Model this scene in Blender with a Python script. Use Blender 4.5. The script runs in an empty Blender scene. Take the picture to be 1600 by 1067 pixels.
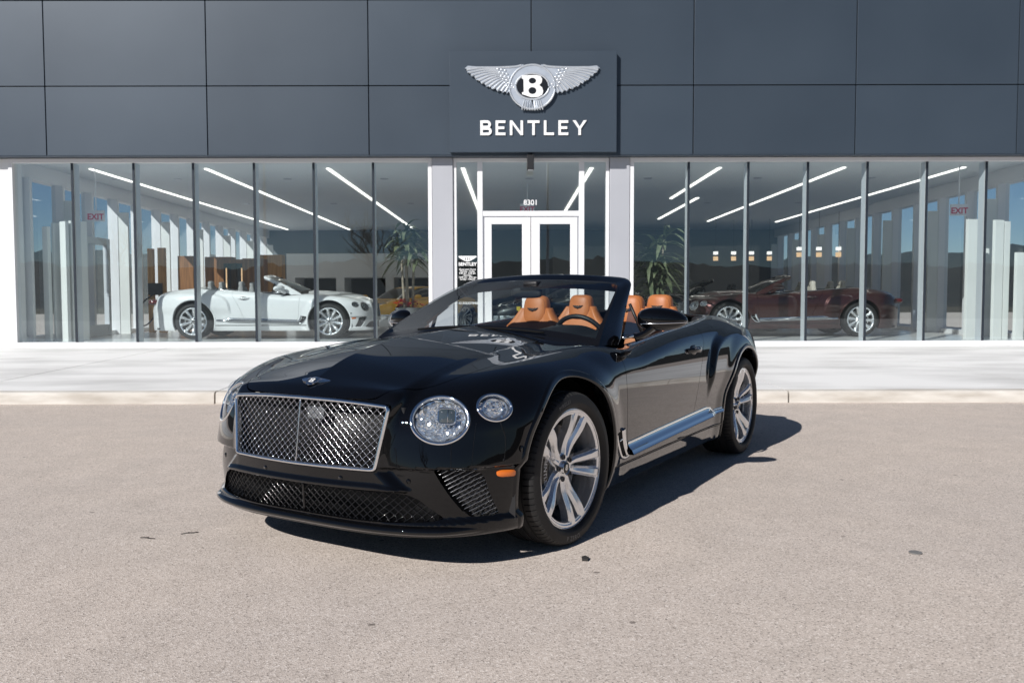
import bpy, bmesh, math, random
import numpy as np
from mathutils import Vector, Matrix
C = bpy.context.scene.collection
rng = random.Random(7)
PI = math.pi

# ------------------------------------------------------------------ helpers
def V3(a): return np.array(a, float)

def obj(name, verts, faces, mat=None, parent=None, smooth=True, normals=None, mats=None, fmat=None):
    me = bpy.data.meshes.new(name)
    me.from_pydata([tuple(map(float, v)) for v in verts], [], [tuple(int(i) for i in f) for f in faces])
    for m in (mats or ([mat] if mat else [])):
        me.materials.append(m)
    if fmat is not None:
        me.polygons.foreach_set('material_index', np.array(fmat, dtype=np.int32))
    me.polygons.foreach_set('use_smooth', np.full(len(me.polygons), smooth))
    me.update()
    if normals is not None:
        me.normals_split_custom_set_from_vertices([tuple(map(float, n)) for n in normals])
    o = bpy.data.objects.new(name, me)
    C.objects.link(o)
    if parent is not None:
        o.parent = parent
    return o

def tag(o, label=None, cat=None, group=None, kind=None):
    if label: o['label'] = label
    if cat: o['category'] = cat
    if group: o['group'] = group
    if kind: o['kind'] = kind
    return o

def thing(name, label, cat, loc=(0, 0, 0), rz=0, group=None):
    o = bpy.data.objects.new(name, None)
    C.objects.link(o)
    o.location = loc
    o.rotation_euler = (0, 0, rz)
    o.empty_display_size = 0.2
    return tag(o, label, cat, group)

class MB:
    """collects pieces of one mesh"""
    def __init__(s): s.v = []; s.f = []; s.m = []
    def add(s, verts, faces, mi=0):
        b = len(s.v)
        s.v += [tuple(map(float, p)) for p in verts]
        s.f += [tuple(b + int(i) for i in q) for q in faces]
        s.m += [mi] * len(faces)
        return s
    def box(s, x0, x1, y0, y1, z0, z1, mi=0, bev=0.0):
        if bev <= 0:
            v = [(x0,y0,z0),(x1,y0,z0),(x1,y1,z0),(x0,y1,z0),(x0,y0,z1),(x1,y0,z1),(x1,y1,z1),(x0,y1,z1)]
            f = [(0,3,2,1),(4,5,6,7),(0,1,5,4),(1,2,6,5),(2,3,7,6),(3,0,4,7)]
            return s.add(v, f, mi)
        bm = bmesh.new()
        bmesh.ops.create_cube(bm, size=1.0)
        for q in bm.verts:
            q.co.x = (x0+x1)/2 + q.co.x*(x1-x0); q.co.y = (y0+y1)/2 + q.co.y*(y1-y0); q.co.z = (z0+z1)/2 + q.co.z*(z1-z0)
        bmesh.ops.bevel(bm, geom=bm.edges[:], offset=bev, segments=2, profile=0.5, affect='EDGES')
        return s.bm(bm, mi)
    def bm(s, bm, mi=0):
        bm.verts.index_update()
        s.add([v.co[:] for v in bm.verts], [[v.index for v in f.verts] for f in bm.faces], mi)
        bm.free(); return s
    def tube(s, pts, r, n=8, closed=False, up=(0,0,1), sx=1.0, sy=1.0, cap=True, mi=0):
        pts = [V3(p) for p in pts]; m = len(pts)
        rr = r if hasattr(r, '__len__') else [r]*m
        up = V3(up); vs = []
        for i, p in enumerate(pts):
            if closed: t = pts[(i+1) % m] - pts[i-1]
            else: t = pts[min(i+1, m-1)] - pts[max(i-1, 0)]
            t = t/(np.linalg.norm(t)+1e-12)
            a = np.cross(t, up)
            if np.linalg.norm(a) < 1e-4: a = np.cross(t, V3((1,0,0)))
            a /= np.linalg.norm(a); b = np.cross(a, t)
            for k in range(n):
                q = 2*PI*k/n
                vs.append(p + rr[i]*(sx*math.cos(q)*a + sy*math.sin(q)*b))
        fs = []
        for i in range(m if closed else m-1):
            j = (i+1) % m
            for k in range(n):
                l = (k+1) % n
                fs.append((i*n+k, i*n+l, j*n+l, j*n+k))
        if cap and not closed:
            fs.append(tuple(range(n-1, -1, -1))); fs.append(tuple((m-1)*n+k for k in range(n)))
        return s.add(vs, fs, mi)
    def sweep(s, frames, prof, closed_prof=True, closed=False, mi=0, cap=True):
        """frames: list of (origin, a, b); prof: list of (pa, pb)"""
        n = len(prof); vs = []
        for o, a, b in frames:
            o, a, b = V3(o), V3(a), V3(b)
            for pa, pb in prof: vs.append(o + a*pa + b*pb)
        fs = []; m = len(frames)
        for i in range(m if closed else m-1):
            j = (i+1) % m
            for k in range(n if closed_prof else n-1):
                l = (k+1) % n
                fs.append((i*n+k, i*n+l, j*n+l, j*n+k))
        if cap and closed_prof and not closed:
            fs.append(tuple(range(n-1, -1, -1))); fs.append(tuple((m-1)*n+k for k in range(n)))
        return s.add(vs, fs, mi)
    def lathe(s, prof, n=48, axis='y', c=(0,0,0), mi=0, closed=False):
        """prof: list of (r, h) ; h along the axis"""
        vs = []
        for k in range(n):
            q = 2*PI*k/n; co, si = math.cos(q), math.sin(q)
            for r, h in prof:
                if axis == 'y': vs.append((c[0]+r*co, c[1]+h, c[2]+r*si))
                elif axis == 'z': vs.append((c[0]+r*co, c[1]+r*si, c[2]+h))
                else: vs.append((c[0]+h, c[1]+r*co, c[2]+r*si))
        m = len(prof); fs = []
        for k in range(n):
            l = (k+1) % n
            for i in range(m if closed else m-1):
                j = (i+1) % m
                fs.append((k*m+i, k*m+j, l*m+j, l*m+i))
        return s.add(vs, fs, mi)
    def ell(s, c, rx, ry, rz, nu=16, nv=10, mi=0, R=None):
        vs = []; fs = []
        for j in range(nv+1):
            ph = -PI/2 + PI*j/nv
            for i in range(nu):
                th = 2*PI*i/nu
                p = V3((rx*math.cos(ph)*math.cos(th), ry*math.cos(ph)*math.sin(th), rz*math.sin(ph)))
                if R is not None: p = R @ p
                vs.append(p + V3(c))
        for j in range(nv):
            for i in range(nu):
                k = (i+1) % nu
                fs.append((j*nu+i, j*nu+k, (j+1)*nu+k, (j+1)*nu+i))
        return s.add(vs, fs, mi)
    def prism(s, poly, to3, d0, d1, mi=0):
        """poly: 2D outline; to3(a,b,d) -> point; extruded d0..d1"""
        n = len(poly)
        v = [to3(a, b, d0) for a, b in poly] + [to3(a, b, d1) for a, b in poly]
        f = [tuple(range(n-1, -1, -1)), tuple(range(n, 2*n))]
        for i in range(n):
            j = (i+1) % n
            f.append((i, j, n+j, n+i))
        return s.add(v, f, mi)
    def xf(s, fn):
        s.v = [tuple(map(float, fn(V3(p)))) for p in s.v]; return s
    def build(s, name, mat=None, parent=None, smooth=True, mats=None, fix=False, autosmooth=None):
        o = obj(name, s.v, s.f, mat, parent, smooth, mats=mats, fmat=s.m if mats else None)
        if fix or True:
            bm = bmesh.new(); bm.from_mesh(o.data)
            bmesh.ops.recalc_face_normals(bm, faces=bm.faces[:])
            bm.to_mesh(o.data); bm.free()
        if autosmooth is not None:
            o.data.set_sharp_from_angle(angle=math.radians(autosmooth))
        return o

_tc = {}
def text_geo(body, size=1.0, ext=0.0, align='CENTER', offset=0.0, spacing=1.0, res=4):
    cu = bpy.data.curves.new('txt', 'FONT')
    cu.body = body; cu.size = size; cu.extrude = ext; cu.align_x = align; cu.align_y = 'CENTER'
    cu.offset = offset; cu.space_character = spacing; cu.resolution_u = res
    o = bpy.data.objects.new('txt', cu); C.objects.link(o)
    bpy.context.view_layer.update()
    dg = bpy.context.evaluated_depsgraph_get()
    me = o.evaluated_get(dg).to_mesh()
    v = [tuple(q.co) for q in me.vertices]; f = [tuple(p.vertices) for p in me.polygons]
    o.evaluated_get(dg).to_mesh_clear()
    bpy.data.objects.remove(o); bpy.data.curves.remove(cu)
    return v, f

def spline(xs, ys):
    xs = V3(xs); ys = V3(ys)
    if xs[0] > xs[-1]: xs = xs[::-1]; ys = ys[::-1]
    n = len(xs); h = np.diff(xs)
    A = np.zeros((n, n)); r = np.zeros(n); A[0, 0] = A[-1, -1] = 1
    for i in range(1, n-1):
        A[i, i-1] = h[i-1]; A[i, i] = 2*(h[i-1]+h[i]); A[i, i+1] = h[i]
        r[i] = 6*((ys[i+1]-ys[i])/h[i]-(ys[i]-ys[i-1])/h[i-1])
    M = np.linalg.solve(A, r)
    s0 = (ys[1]-ys[0])/h[0]-h[0]*(2*M[0]+M[1])/6
    s1 = (ys[-1]-ys[-2])/h[-1]+h[-1]*(M[-2]+2*M[-1])/6
    def f(x):
        x = np.asarray(x, float)
        xc = np.clip(x, xs[0], xs[-1])
        i = np.clip(np.searchsorted(xs, xc)-1, 0, n-2)
        hh = h[i]; a = (xs[i+1]-xc)/hh; b = (xc-xs[i])/hh
        v = a*ys[i]+b*ys[i+1]+((a**3-a)*M[i]+(b**3-b)*M[i+1])*hh*hh/6
        return v + np.where(x < xs[0], (x-xs[0])*s0, 0) + np.where(x > xs[-1], (x-xs[-1])*s1, 0)
    return f

def smax(a, b, k):
    h = np.maximum(k-np.abs(a-b), 0)/k
    return np.maximum(a, b)+h*h*k*0.25
def smin(a, b, k): return -smax(-a, -b, k)
def sstep(t):
    t = np.clip(t, 0, 1); return t*t*t*(t*(6*t-15)+10)

def sdpoly(px, py, poly, r=0.0):
    """signed distance, positive inside, corners rounded by r (poly is inset first by construction)"""
    poly = V3(poly); n = len(poly)
    d = np.full(np.shape(px), 1e9); s = np.ones(np.shape(px))
    for i in range(n):
        a = poly[i]; b = poly[i-1]
        ex, ey = b-a; wx = px-a[0]; wy = py-a[1]
        t = np.clip((wx*ex+wy*ey)/(ex*ex+ey*ey), 0, 1)
        bx = wx-ex*t; by = wy-ey*t
        d = np.minimum(d, bx*bx+by*by)
        c1 = py >= a[1]; c2 = py < b[1]; c3 = ex*wy > ey*wx
        s = np.where((c1 & c2 & c3) | (~c1 & ~c2 & ~c3), -s, s)
    return -s*np.sqrt(d) + r

def catmull(pts, n=8, closed=False):
    pts = [V3(p) for p in pts]; m = len(pts); out = []
    for i in range(m if closed else m-1):
        p0 = pts[(i-1) % m] if closed or i > 0 else 2*pts[0]-pts[1]
        p1 = pts[i]; p2 = pts[(i+1) % m]
        p3 = pts[(i+2) % m] if closed or i+2 < m else 2*pts[-1]-pts[-2]
        for k in range(n):
            t = k/n
            out.append(0.5*((2*p1)+(-p0+p2)*t+(2*p0-5*p1+4*p2-p3)*t*t+(-p0+3*p1-3*p2+p3)*t**3))
    if not closed: out.append(pts[-1])
    return out

# ------------------------------------------------------------------ materials
def mat(name, base=(.5,.5,.5), rough=.5, metal=0.0, spec=.5, coat=0.0, coat_rough=.03, ior=1.5, emit=None, estr=0, alpha=1, trans=0.0):
    m = bpy.data.materials.new(name); m.use_nodes = True
    b = m.node_tree.nodes['Principled BSDF']
    b.inputs['Base Color'].default_value = (*base, 1)
    b.inputs['Roughness'].default_value = rough
    b.inputs['Metallic'].default_value = metal
    b.inputs['Specular IOR Level'].default_value = spec
    b.inputs['IOR'].default_value = ior
    b.inputs['Coat Weight'].default_value = coat
    b.inputs['Coat Roughness'].default_value = coat_rough
    b.inputs['Transmission Weight'].default_value = trans
    if emit:
        b.inputs['Emission Color'].default_value = (*emit, 1)
        b.inputs['Emission Strength'].default_value = estr
    return m
def N(m, t, **kw):
    n = m.node_tree.nodes.new(t)
    for k, v in kw.items():
        if k in n.inputs: n.inputs[k].default_value = v
        else: setattr(n, k, v)
    return n
def L(m, a, b): m.node_tree.links.new(a, b)
def bsdf(m): return m.node_tree.nodes['Principled BSDF']
def noise_col(m, c0, c1, scale=5.0, detail=6.0, lo=.3, hi=.7, coord='Object', stretch=None, rough=None, bump=None, bscale=None):
    """colour varies with noise; optional roughness range and bump"""
    tc = N(m, 'ShaderNodeTexCoord'); src = tc.outputs[coord]
    if stretch:
        mp = N(m, 'ShaderNodeMapping'); mp.inputs['Scale'].default_value = stretch
        L(m, src, mp.inputs['Vector']); src = mp.outputs['Vector']
    nz = N(m, 'ShaderNodeTexNoise'); nz.inputs['Scale'].default_value = scale; nz.inputs['Detail'].default_value = detail
    L(m, src, nz.inputs['Vector'])
    cr = N(m, 'ShaderNodeValToRGB')
    cr.color_ramp.elements[0].position = lo; cr.color_ramp.elements[0].color = (*c0, 1)
    cr.color_ramp.elements[1].position = hi; cr.color_ramp.elements[1].color = (*c1, 1)
    L(m, nz.outputs['Fac'], cr.inputs['Fac']); L(m, cr.outputs['Color'], bsdf(m).inputs['Base Color'])
    if rough:
        mr = N(m, 'ShaderNodeMapRange'); mr.inputs['To Min'].default_value = rough[0]; mr.inputs['To Max'].default_value = rough[1]
        L(m, nz.outputs['Fac'], mr.inputs['Value']); L(m, mr.outputs['Result'], bsdf(m).inputs['Roughness'])
    if bump:
        n2 = N(m, 'ShaderNodeTexNoise'); n2.inputs['Scale'].default_value = bscale or scale*4; n2.inputs['Detail'].default_value = 5
        L(m, src, n2.inputs['Vector'])
        bp = N(m, 'ShaderNodeBump'); bp.inputs['Strength'].default_value = bump; bp.inputs['Distance'].default_value = .01
        L(m, n2.outputs['Fac'], bp.inputs['Height']); L(m, bp.outputs['Normal'], bsdf(m).inputs['Normal'])
    return m
def glass_mat(name, tint=(.9,.93,.93), k=1.7, rough=0.0, ior=1.5, wobble=0.0, refl=(1,1,1)):
    """a thin pane: see-through with mirror reflection on both faces"""
    m = bpy.data.materials.new(name); m.use_nodes = True; nt = m.node_tree
    nt.nodes.remove(bsdf(m)); out = nt.nodes['Material Output']
    t = N(m, 'ShaderNodeBsdfTransparent'); t.inputs['Color'].default_value = (*tint, 1)
    g = N(m, 'ShaderNodeBsdfGlossy'); g.inputs['Roughness'].default_value = rough; g.inputs['Color'].default_value = (*refl, 1)
    # Schlick reflectance of the unsigned angle, so both faces of the sheet reflect alike
    geo = N(m, 'ShaderNodeNewGeometry')
    dt = N(m, 'ShaderNodeVectorMath', operation='DOT_PRODUCT'); L(m, geo.outputs['Incoming'], dt.inputs[0]); L(m, geo.outputs['Normal'], dt.inputs[1])
    ab = N(m, 'ShaderNodeMath', operation='ABSOLUTE'); L(m, dt.outputs['Value'], ab.inputs[0])
    om = N(m, 'ShaderNodeMath', operation='SUBTRACT'); om.inputs[0].default_value = 1.0; L(m, ab.outputs[0], om.inputs[1])
    pw = N(m, 'ShaderNodeMath', operation='POWER'); L(m, om.outputs[0], pw.inputs[0]); pw.inputs[1].default_value = 5.0
    f0 = ((ior-1)/(ior+1))**2*k
    mu = N(m, 'ShaderNodeMath', operation='MULTIPLY_ADD'); L(m, pw.outputs[0], mu.inputs[0]); mu.inputs[1].default_value = 1-f0; mu.inputs[2].default_value = f0; mu.use_clamp = True
    mx = N(m, 'ShaderNodeMixShader')
    if wobble:
        tc = N(m, 'ShaderNodeTexCoord'); nz = N(m, 'ShaderNodeTexNoise'); nz.inputs['Scale'].default_value = .55; nz.inputs['Detail'].default_value = 1
        L(m, tc.outputs['Object'], nz.inputs['Vector'])
        bp = N(m, 'ShaderNodeBump'); bp.inputs['Strength'].default_value = wobble; bp.inputs['Distance'].default_value = .1
        L(m, nz.outputs['Fac'], bp.inputs['Height']); L(m, bp.outputs['Normal'], g.inputs['Normal'])
    L(m, mu.outputs[0], mx.inputs['Fac'])
    L(m, t.outputs[0], mx.inputs[1]); L(m, g.outputs[0], mx.inputs[2]); L(m, mx.outputs[0], out.inputs['Surface'])
    return m

def paint_mat(name, base, f0=.045, power=3.2, rough=.006):
    """dark car lacquer: black under a mirror-like clear coat whose reflectance climbs towards grazing angles"""
    m = bpy.data.materials.new(name); m.use_nodes = True; nt = m.node_tree
    nt.nodes.remove(bsdf(m)); out = nt.nodes['Material Output']
    d = N(m, 'ShaderNodeBsdfDiffuse'); d.inputs['Color'].default_value = (*base, 1)
    g = N(m, 'ShaderNodeBsdfGlossy'); g.inputs['Roughness'].default_value = rough; g.inputs['Color'].default_value = (.97, .98, 1, 1)
    geo = N(m, 'ShaderNodeNewGeometry')
    dt = N(m, 'ShaderNodeVectorMath', operation='DOT_PRODUCT'); L(m, geo.outputs['Incoming'], dt.inputs[0]); L(m, geo.outputs['Normal'], dt.inputs[1])
    ab = N(m, 'ShaderNodeMath', operation='ABSOLUTE'); L(m, dt.outputs['Value'], ab.inputs[0])
    om = N(m, 'ShaderNodeMath', operation='SUBTRACT'); om.inputs[0].default_value = 1.0; L(m, ab.outputs[0], om.inputs[1]); om.use_clamp = True
    pw = N(m, 'ShaderNodeMath', operation='POWER'); L(m, om.outputs[0], pw.inputs[0]); pw.inputs[1].default_value = power
    mu = N(m, 'ShaderNodeMath', operation='MULTIPLY_ADD'); L(m, pw.outputs[0], mu.inputs[0]); mu.inputs[1].default_value = .96-f0; mu.inputs[2].default_value = f0
    mx = N(m, 'ShaderNodeMixShader'); L(m, mu.outputs[0], mx.inputs['Fac']); L(m, d.outputs[0], mx.inputs[1]); L(m, g.outputs[0], mx.inputs[2])
    L(m, mx.outputs[0], out.inputs['Surface'])
    return m
# ------------------------------------------------------------------ car body surface (car frame: x forward from the front axle, y to the car's left, z up)
WB = 2.851; RW = 0.376; ARCH = 0.478
T0 = spline([.95,.865,.80,.70,.567,.42,.289,.1,-.11,-.35,-.6,-1.0,-1.5,-2.0,-2.5,-2.8,-3.2,-3.6,-3.95,-4.2],
            [.715,.772,.812,.862,.910,.946,.970,.994,1.013,1.029,1.040,1.052,1.072,1.098,1.118,1.118,1.085,1.03,.955,.88])
SC = spline([.95,.86,.78,.68,.55,.4,.2,-.2,-.6,-1.0,-1.5,-2.1,-2.6,-3.0,-3.5,-4.2],
            [.25,.33,.52,.78,.96,1.0,1.0,.98,.95,.88,.66,.55,.42,.36,.40,.5])
DROP = spline([0,.08,.2,.35,.5,.62,.72,.85,1.0,1.2], [0,.0075,.0225,.046,.072,.0835,.0885,.098,.125,.20])
DROP2 = spline([0,.08,.2,.35,.5,.62,.72,.85,1.0,1.2], [0,.0002,.0015,.0085,.022,.0325,.0370,.047,.078,.15])
WX = spline([1.2,.6,.3,0,-.4,-.8,-1.2,-1.7,-2.1,-2.5,-2.85,-3.2,-3.6,-4.2],
            [.966,.966,.967,.968,.962,.955,.948,.942,.940,.945,.948,.946,.938,.92])
OZ = spline([0,.1,.18,.25,.35,.455,.55,.65,.75,.85,.95,1.05,1.2],
            [-.12,-.08,-.052,-.032,-.016,-.008,-.003,0,-.002,-.012,-.038,-.085,-.19])
LZ = spline([0,.1,.2,.25,.35,.455,.55,.62,.68,.75,.80,.85,.92,1.05],
            [.85,.862,.868,.872,.878,.876,.869,.860,.848,.822,.792,.748,.66,.45])
PZ = spline([.05,.2,.3,.455,.54,.62,.70,.9], [3.25,3.25,3.25,3.2,3.05,2.92,2.88,2.85])
KR = spline([1.0,.6,.3,0,-.4,-.8,-1.3,-1.9,-2.3,-2.8,-3.3,-4.2], [.17,.19,.21,.22,.17,.10,.085,.085,.11,.17,.2,.2])
_hc = catmull([(-2.03,.30),(-2.035,.55),(-2.06,.71),(-2.10,.80),(-2.19,.895),(-2.38,.962),(-2.65,1.0),(-3.0,1.015),(-3.5,.98),(-4.3,.92)], 5)
HAUNCH = [tuple(p) for p in _hc] + [(-4.3,.1),(-2.03,.1)]

def Fbody(P):
    x = P[:, 0]; y = np.abs(P[:, 1]); z = P[:, 2]
    W = WX(x)+OZ(z)
    d = np.full(len(x), -1.0); mk = x < -2.0
    if mk.any(): d[mk] = sdpoly(x[mk], z[mk], HAUNCH)
    W = W + .036*sstep((z-.46)/.26)*sstep(d/.068)*sstep((1.09-z)/.12)
    rf = np.minimum(np.hypot(x, z-RW), np.hypot(x+WB, z-RW))
    W = W + .013*(1-sstep((rf-.46)/.17))          # the arches flare
    xs = np.maximum(x, 0); xr = np.maximum(-WB-x, 0)
    pw = PZ(np.clip(z, .1, .9)); pw = np.where(x > 0, pw, 2.5)
    e = ((y/W)**pw+(xs/np.maximum(LZ(z), .2))**pw+(xr/(1.11-.25*np.maximum(z-.6, 0)))**pw+1e-12)**(1/pw)
    a = (e-1)*W
    rec = .026*sstep((.479-z)/.016)*sstep((z-.225)/.04)*sstep((y-.40)/.08)*sstep((x-.36)/.1)
    a = a+rec
    sy = np.sqrt(y*y+.0018**2)-.0018
    wf = sstep((x+1.0)/.6)
    T = T0(x)-SC(x)*((1-wf)*(DROP(y)+.06*sy)+wf*(DROP2(y)+.100*np.minimum(sy, .5)*(1-.6*sstep((x-.70)/.16))))
    b = z-T
    F = smax(a, b, KR(x))
    # grille shell
    yy = np.minimum(y, .7)
    Xf = .908-.047*(yy/.47)**2-.125*np.maximum(z-.46, 0)-.10*sstep((z-.70)/.12)*.12
    wg = .462+.155*(z-.463)+1.3*np.maximum(.455-z, 0)
    c = smax(x-Xf, y-wg, .05)
    c = smax(c, b, .055)
    c = smax(smax(c, .385-z, .02), .1-x, .02)
    F = smin(F, c, .03)
    # bumper bar under the grille
    Xb = .922-.047*(yy/.47)**2
    c = smax(smax(smax(x-Xb, y-.575, .10), smax(.374-z, z-(.398-.02*sstep((y-.4)/.2)), .010), .016), .1-x, .02)
    F = smin(F, c, .014)
    return smax(F, .165-z, .03)

def grad(P):
    e = 8e-4; g = np.zeros_like(P)
    for i in range(3):
        d = np.zeros(3); d[i] = e
        g[:, i] = Fbody(P+d)-Fbody(P-d)
    return g/(np.linalg.norm(g, axis=1)[:, None]+1e-12)

def ray_hit(O, D, r1=1.9):
    lo = np.zeros(len(O)); hi = np.full(len(O), r1)
    for _ in range(26):
        mid = (lo+hi)/2
        ins = Fbody(O+D*mid[:, None]) < 0
        lo = np.where(ins, mid, lo); hi = np.where(ins, hi, mid)
    return O+D*hi[:, None]

def surf_y(x, z):
    """left side surface above points (x,z): returns y"""
    x = np.atleast_1d(V3(x)); z = np.atleast_1d(V3(z))
    O = np.stack([x, np.full(len(x), .3), z], 1); D = np.tile([0, 1., 0], (len(x), 1))
    return ray_hit(O, D, 1.0)[:, 1]
def surf_z(x, y):
    x = np.atleast_1d(V3(x)); y = np.atleast_1d(V3(y))
    O = np.stack([x, y, np.full(len(x), .5)], 1); D = np.tile([0, 0, 1.], (len(x), 1))
    return ray_hit(O, D, .9)[:, 2]
def surf_x(y, z):
    y = np.atleast_1d(V3(y)); z = np.atleast_1d(V3(z))
    O = np.stack([np.full(len(y), .15), y, z], 1); D = np.tile([1., 0, 0], (len(y), 1))
    return ray_hit(O, D, 1.0)[:, 0]

class Surf:
    def __init__(s, V, polys): s.V = V; s.polys = polys; s.N = None
    def clip(s, polys, g):
        gv = g(s.V)
        gl = gv.tolist(); keep = []; cross = []
        for p in polys:
            a = [gl[i] > 0 for i in p]
            if all(a): keep.append(p)
            elif any(a): cross.append(p)
        edges = {}
        for p in cross:
            for k in range(len(p)):
                i, j = p[k-1], p[k]
                if (gl[i] > 0) != (gl[j] > 0):
                    edges.setdefault((min(i, j), max(i, j)), None)
        if edges:
            ks = list(edges); A = s.V[[k[0] for k in ks]]; B = s.V[[k[1] for k in ks]]
            ga = gv[[k[0] for k in ks]] > 0
            lo = np.zeros(len(ks)); hi = np.ones(len(ks))
            for _ in range(18):
                m = (lo+hi)/2; q = g(A+(B-A)*m[:, None]) > 0
                same = q == ga
                lo = np.where(same, m, lo); hi = np.where(same, hi, m)
            nv = A+(B-A)*((lo+hi)/2)[:, None]
            base = len(s.V); s.V = np.concatenate([s.V, nv])
            for n, k in enumerate(ks): edges[k] = base+n
        for p in cross:
            q = []
            for k in range(len(p)):
                i, j = p[k-1], p[k]
                if (gl[i] > 0) != (gl[j] > 0): q.append(edges[(min(i, j), max(i, j))])
                if gl[j] > 0: q.append(j)
            if len(q) >= 3: keep.append(tuple(q))
        return keep

def make_body_grid(q=1.0):
    xa, xb, zc = -2.9, .25, .55
    us = []
    nm = int(270*q)
    for x in np.linspace(xa, xb, nm): us.append(('m', x))
    nf = int(150*q)
    for k in range(1, nf+1): us.append(('f', (PI/2)*k/nf*.9995))
    nr = int(46*q)
    us = [('r', (PI/2)*k/nr*.9995) for k in range(nr, 0, -1)] + us
    nth = int(230*q)
    th = np.linspace(-PI/2, PI/2, nth)
    O = []; D = []
    for t, u in us:
        for a in th:
            c, s_ = math.cos(a), math.sin(a)
            if t == 'm': O.append((u, 0, zc)); D.append((0, c, s_))
            elif t == 'f': O.append((xb, 0, zc)); D.append((math.sin(u), math.cos(u)*c, math.cos(u)*s_))
            else: O.append((xa, 0, zc)); D.append((-math.sin(u), math.cos(u)*c, math.cos(u)*s_))
    V = ray_hit(V3(O), V3(D))
    n = nth; polys = []
    for i in range(len(us)-1):
        for j in range(n-1):
            polys.append((i*n+j, i*n+j+1, (i+1)*n+j+1, (i+1)*n+j))
    V[:, 1] = np.where(np.abs(V[:, 1]) < 1e-5, 0, V[:, 1])
    return Surf(V, polys)

# openings and seams ------------------------------------------------
GRILLE = [(-1,.7555),(.0,.7555),(.2,.7525),(.36,.744),(.4745,.7345),(.429,.466),(.36,.4645),(.0,.4615),(-1,.4615)]
GR_R = .018
HL_C = V3((.720,.671,.684)); HL_A, HL_B = .1285, .1085
HL1 = V3((-.129,.220,-.006)); HL1 /= np.linalg.norm(HL1)
HL2 = V3((-.061,.004,.205)); HL2 -= HL1*(HL2@HL1); HL2 /= np.linalg.norm(HL2)
HLN = np.cross(HL1, HL2); HLN *= np.sign(HLN[0])
TS_C = V3((.547,.853,.731)); TS_A, TS_B = .082, .063
TS1 = V3((-.83,.557,0)); TS1 /= np.linalg.norm(TS1)
TS2 = V3((-.26,-.10,.94)); TS2 -= TS1*(TS2@TS1); TS2 /= np.linalg.norm(TS2)
TSN = np.cross(TS1, TS2); TSN *= np.sign(TSN[0])
INTAKE = [(.657,.470),(.790,.464),(.812,.452),(.824,.430),(.852,.264),(.842,.255),(.778,.258),(.757,.282)]
LOWGR = [(-1,.366),(0,.366),(.30,.368),(.48,.366),(.56,.358),(.61,.335),(.696,.256),(.66,.246),(.5,.236),(.3,.232),(0,.232),(-1,.232)]
BONNET_SIDE = [(.858,0),(.853,.15),(.838,.30),(.824,.385),(.800,.425),(.745,.462),(.66,.525),(.57,.590),(.40,.645),(.142,.70),(-.24,.765),(-.60,.80),(-.72,.808)]
BONNET = [tuple(p) for p in catmull(BONNET_SIDE, 4)] + [(-.70,.80),(-.56,.70),(-.515,.3),(-.50,0),(-.50,-1),(.858,-1)]
DOOR = [tuple(p) for p in catmull([(-.612,.90),(-.622,.75),(-.640,.52),(-.655,.425),(-.69,.398)], 4)] + \
       [tuple(p) for p in catmull([(-1.72,.398),(-1.775,.42),(-1.80,.47),(-1.90,.70),(-1.99,.85),(-2.035,.93),(-2.06,1.2)], 4)] + [(-.60,1.2),(-.606,1.0)]
COCKPIT = [tuple(p) for p in catmull([(-.555,0),(-.565,.25),(-.60,.55),(-.66,.70),(-.90,.775),(-1.3,.79),(-1.8,.79),(-2.2,.77),(-2.5,.735),(-2.66,.68),(-2.74,.5),(-2.78,.25),(-2.79,0)], 6)] + [(-2.79,-1),(-.575,-1)]
DECK = [tuple(p) for p in catmull([(-2.60,.79),(-2.70,.74),(-2.85,.62),(-3.0,.4),(-3.06,0)], 6)] + [(-3.06,-1),(-2.2,-1),(-2.2,.80),(-2.5,.80)]

def g_ell(P, c, e1, e2, n, a, b, grow=0.0):
    Q = V3(P)-c
    Q = np.stack([P[:, 0]-c[0], np.abs(P[:, 1])-c[1], P[:, 2]-c[2]], 1)
    q1 = Q@e1; q2 = Q@e2; q3 = Q@n
    g = (np.sqrt((q1/(a+grow))**2+(q2/(b+grow))**2)-1)*b
    return np.where(np.abs(q3) < .15, g, 1.0)
def g_grille(P, grow=0.0):
    g = -(sdpoly(P[:, 1], P[:, 2], GRILLE, 0)+grow)
    return np.where(P[:, 0] > .70, g, 1.0)
def g_intake(P): return np.where(P[:, 0] > .25, -(sdpoly(P[:, 1], P[:, 2], INTAKE)), 1.0)
def g_low(P): return np.where(P[:, 0] > .4, -(sdpoly(P[:, 1], P[:, 2], LOWGR)), 1.0)
def g_arch(P):
    r = np.minimum(np.hypot(P[:, 0], P[:, 2]-RW), np.hypot(P[:, 0]+WB, P[:, 2]-RW))-ARCH
    return np.where(P[:, 1] > .55, r, 1.0)
def g_bonnet(P): return np.where(P[:, 2] > .70, sdpoly(P[:, 0], P[:, 1], BONNET), -1.0)
def g_door(P): return np.where(P[:, 1] > .55, sdpoly(P[:, 0], P[:, 2], DOOR), -1.0)
def g_cock(P): return np.where(P[:, 2] > .8, -sdpoly(P[:, 0], P[:, 1], COCKPIT), 1.0)
def g_deck(P): return np.where(P[:, 2] > .8, sdpoly(P[:, 0], P[:, 1], DECK), -1.0)
def g_bump(P): return np.where(P[:, 0] > .1, .472-P[:, 2], -1.0)

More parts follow.
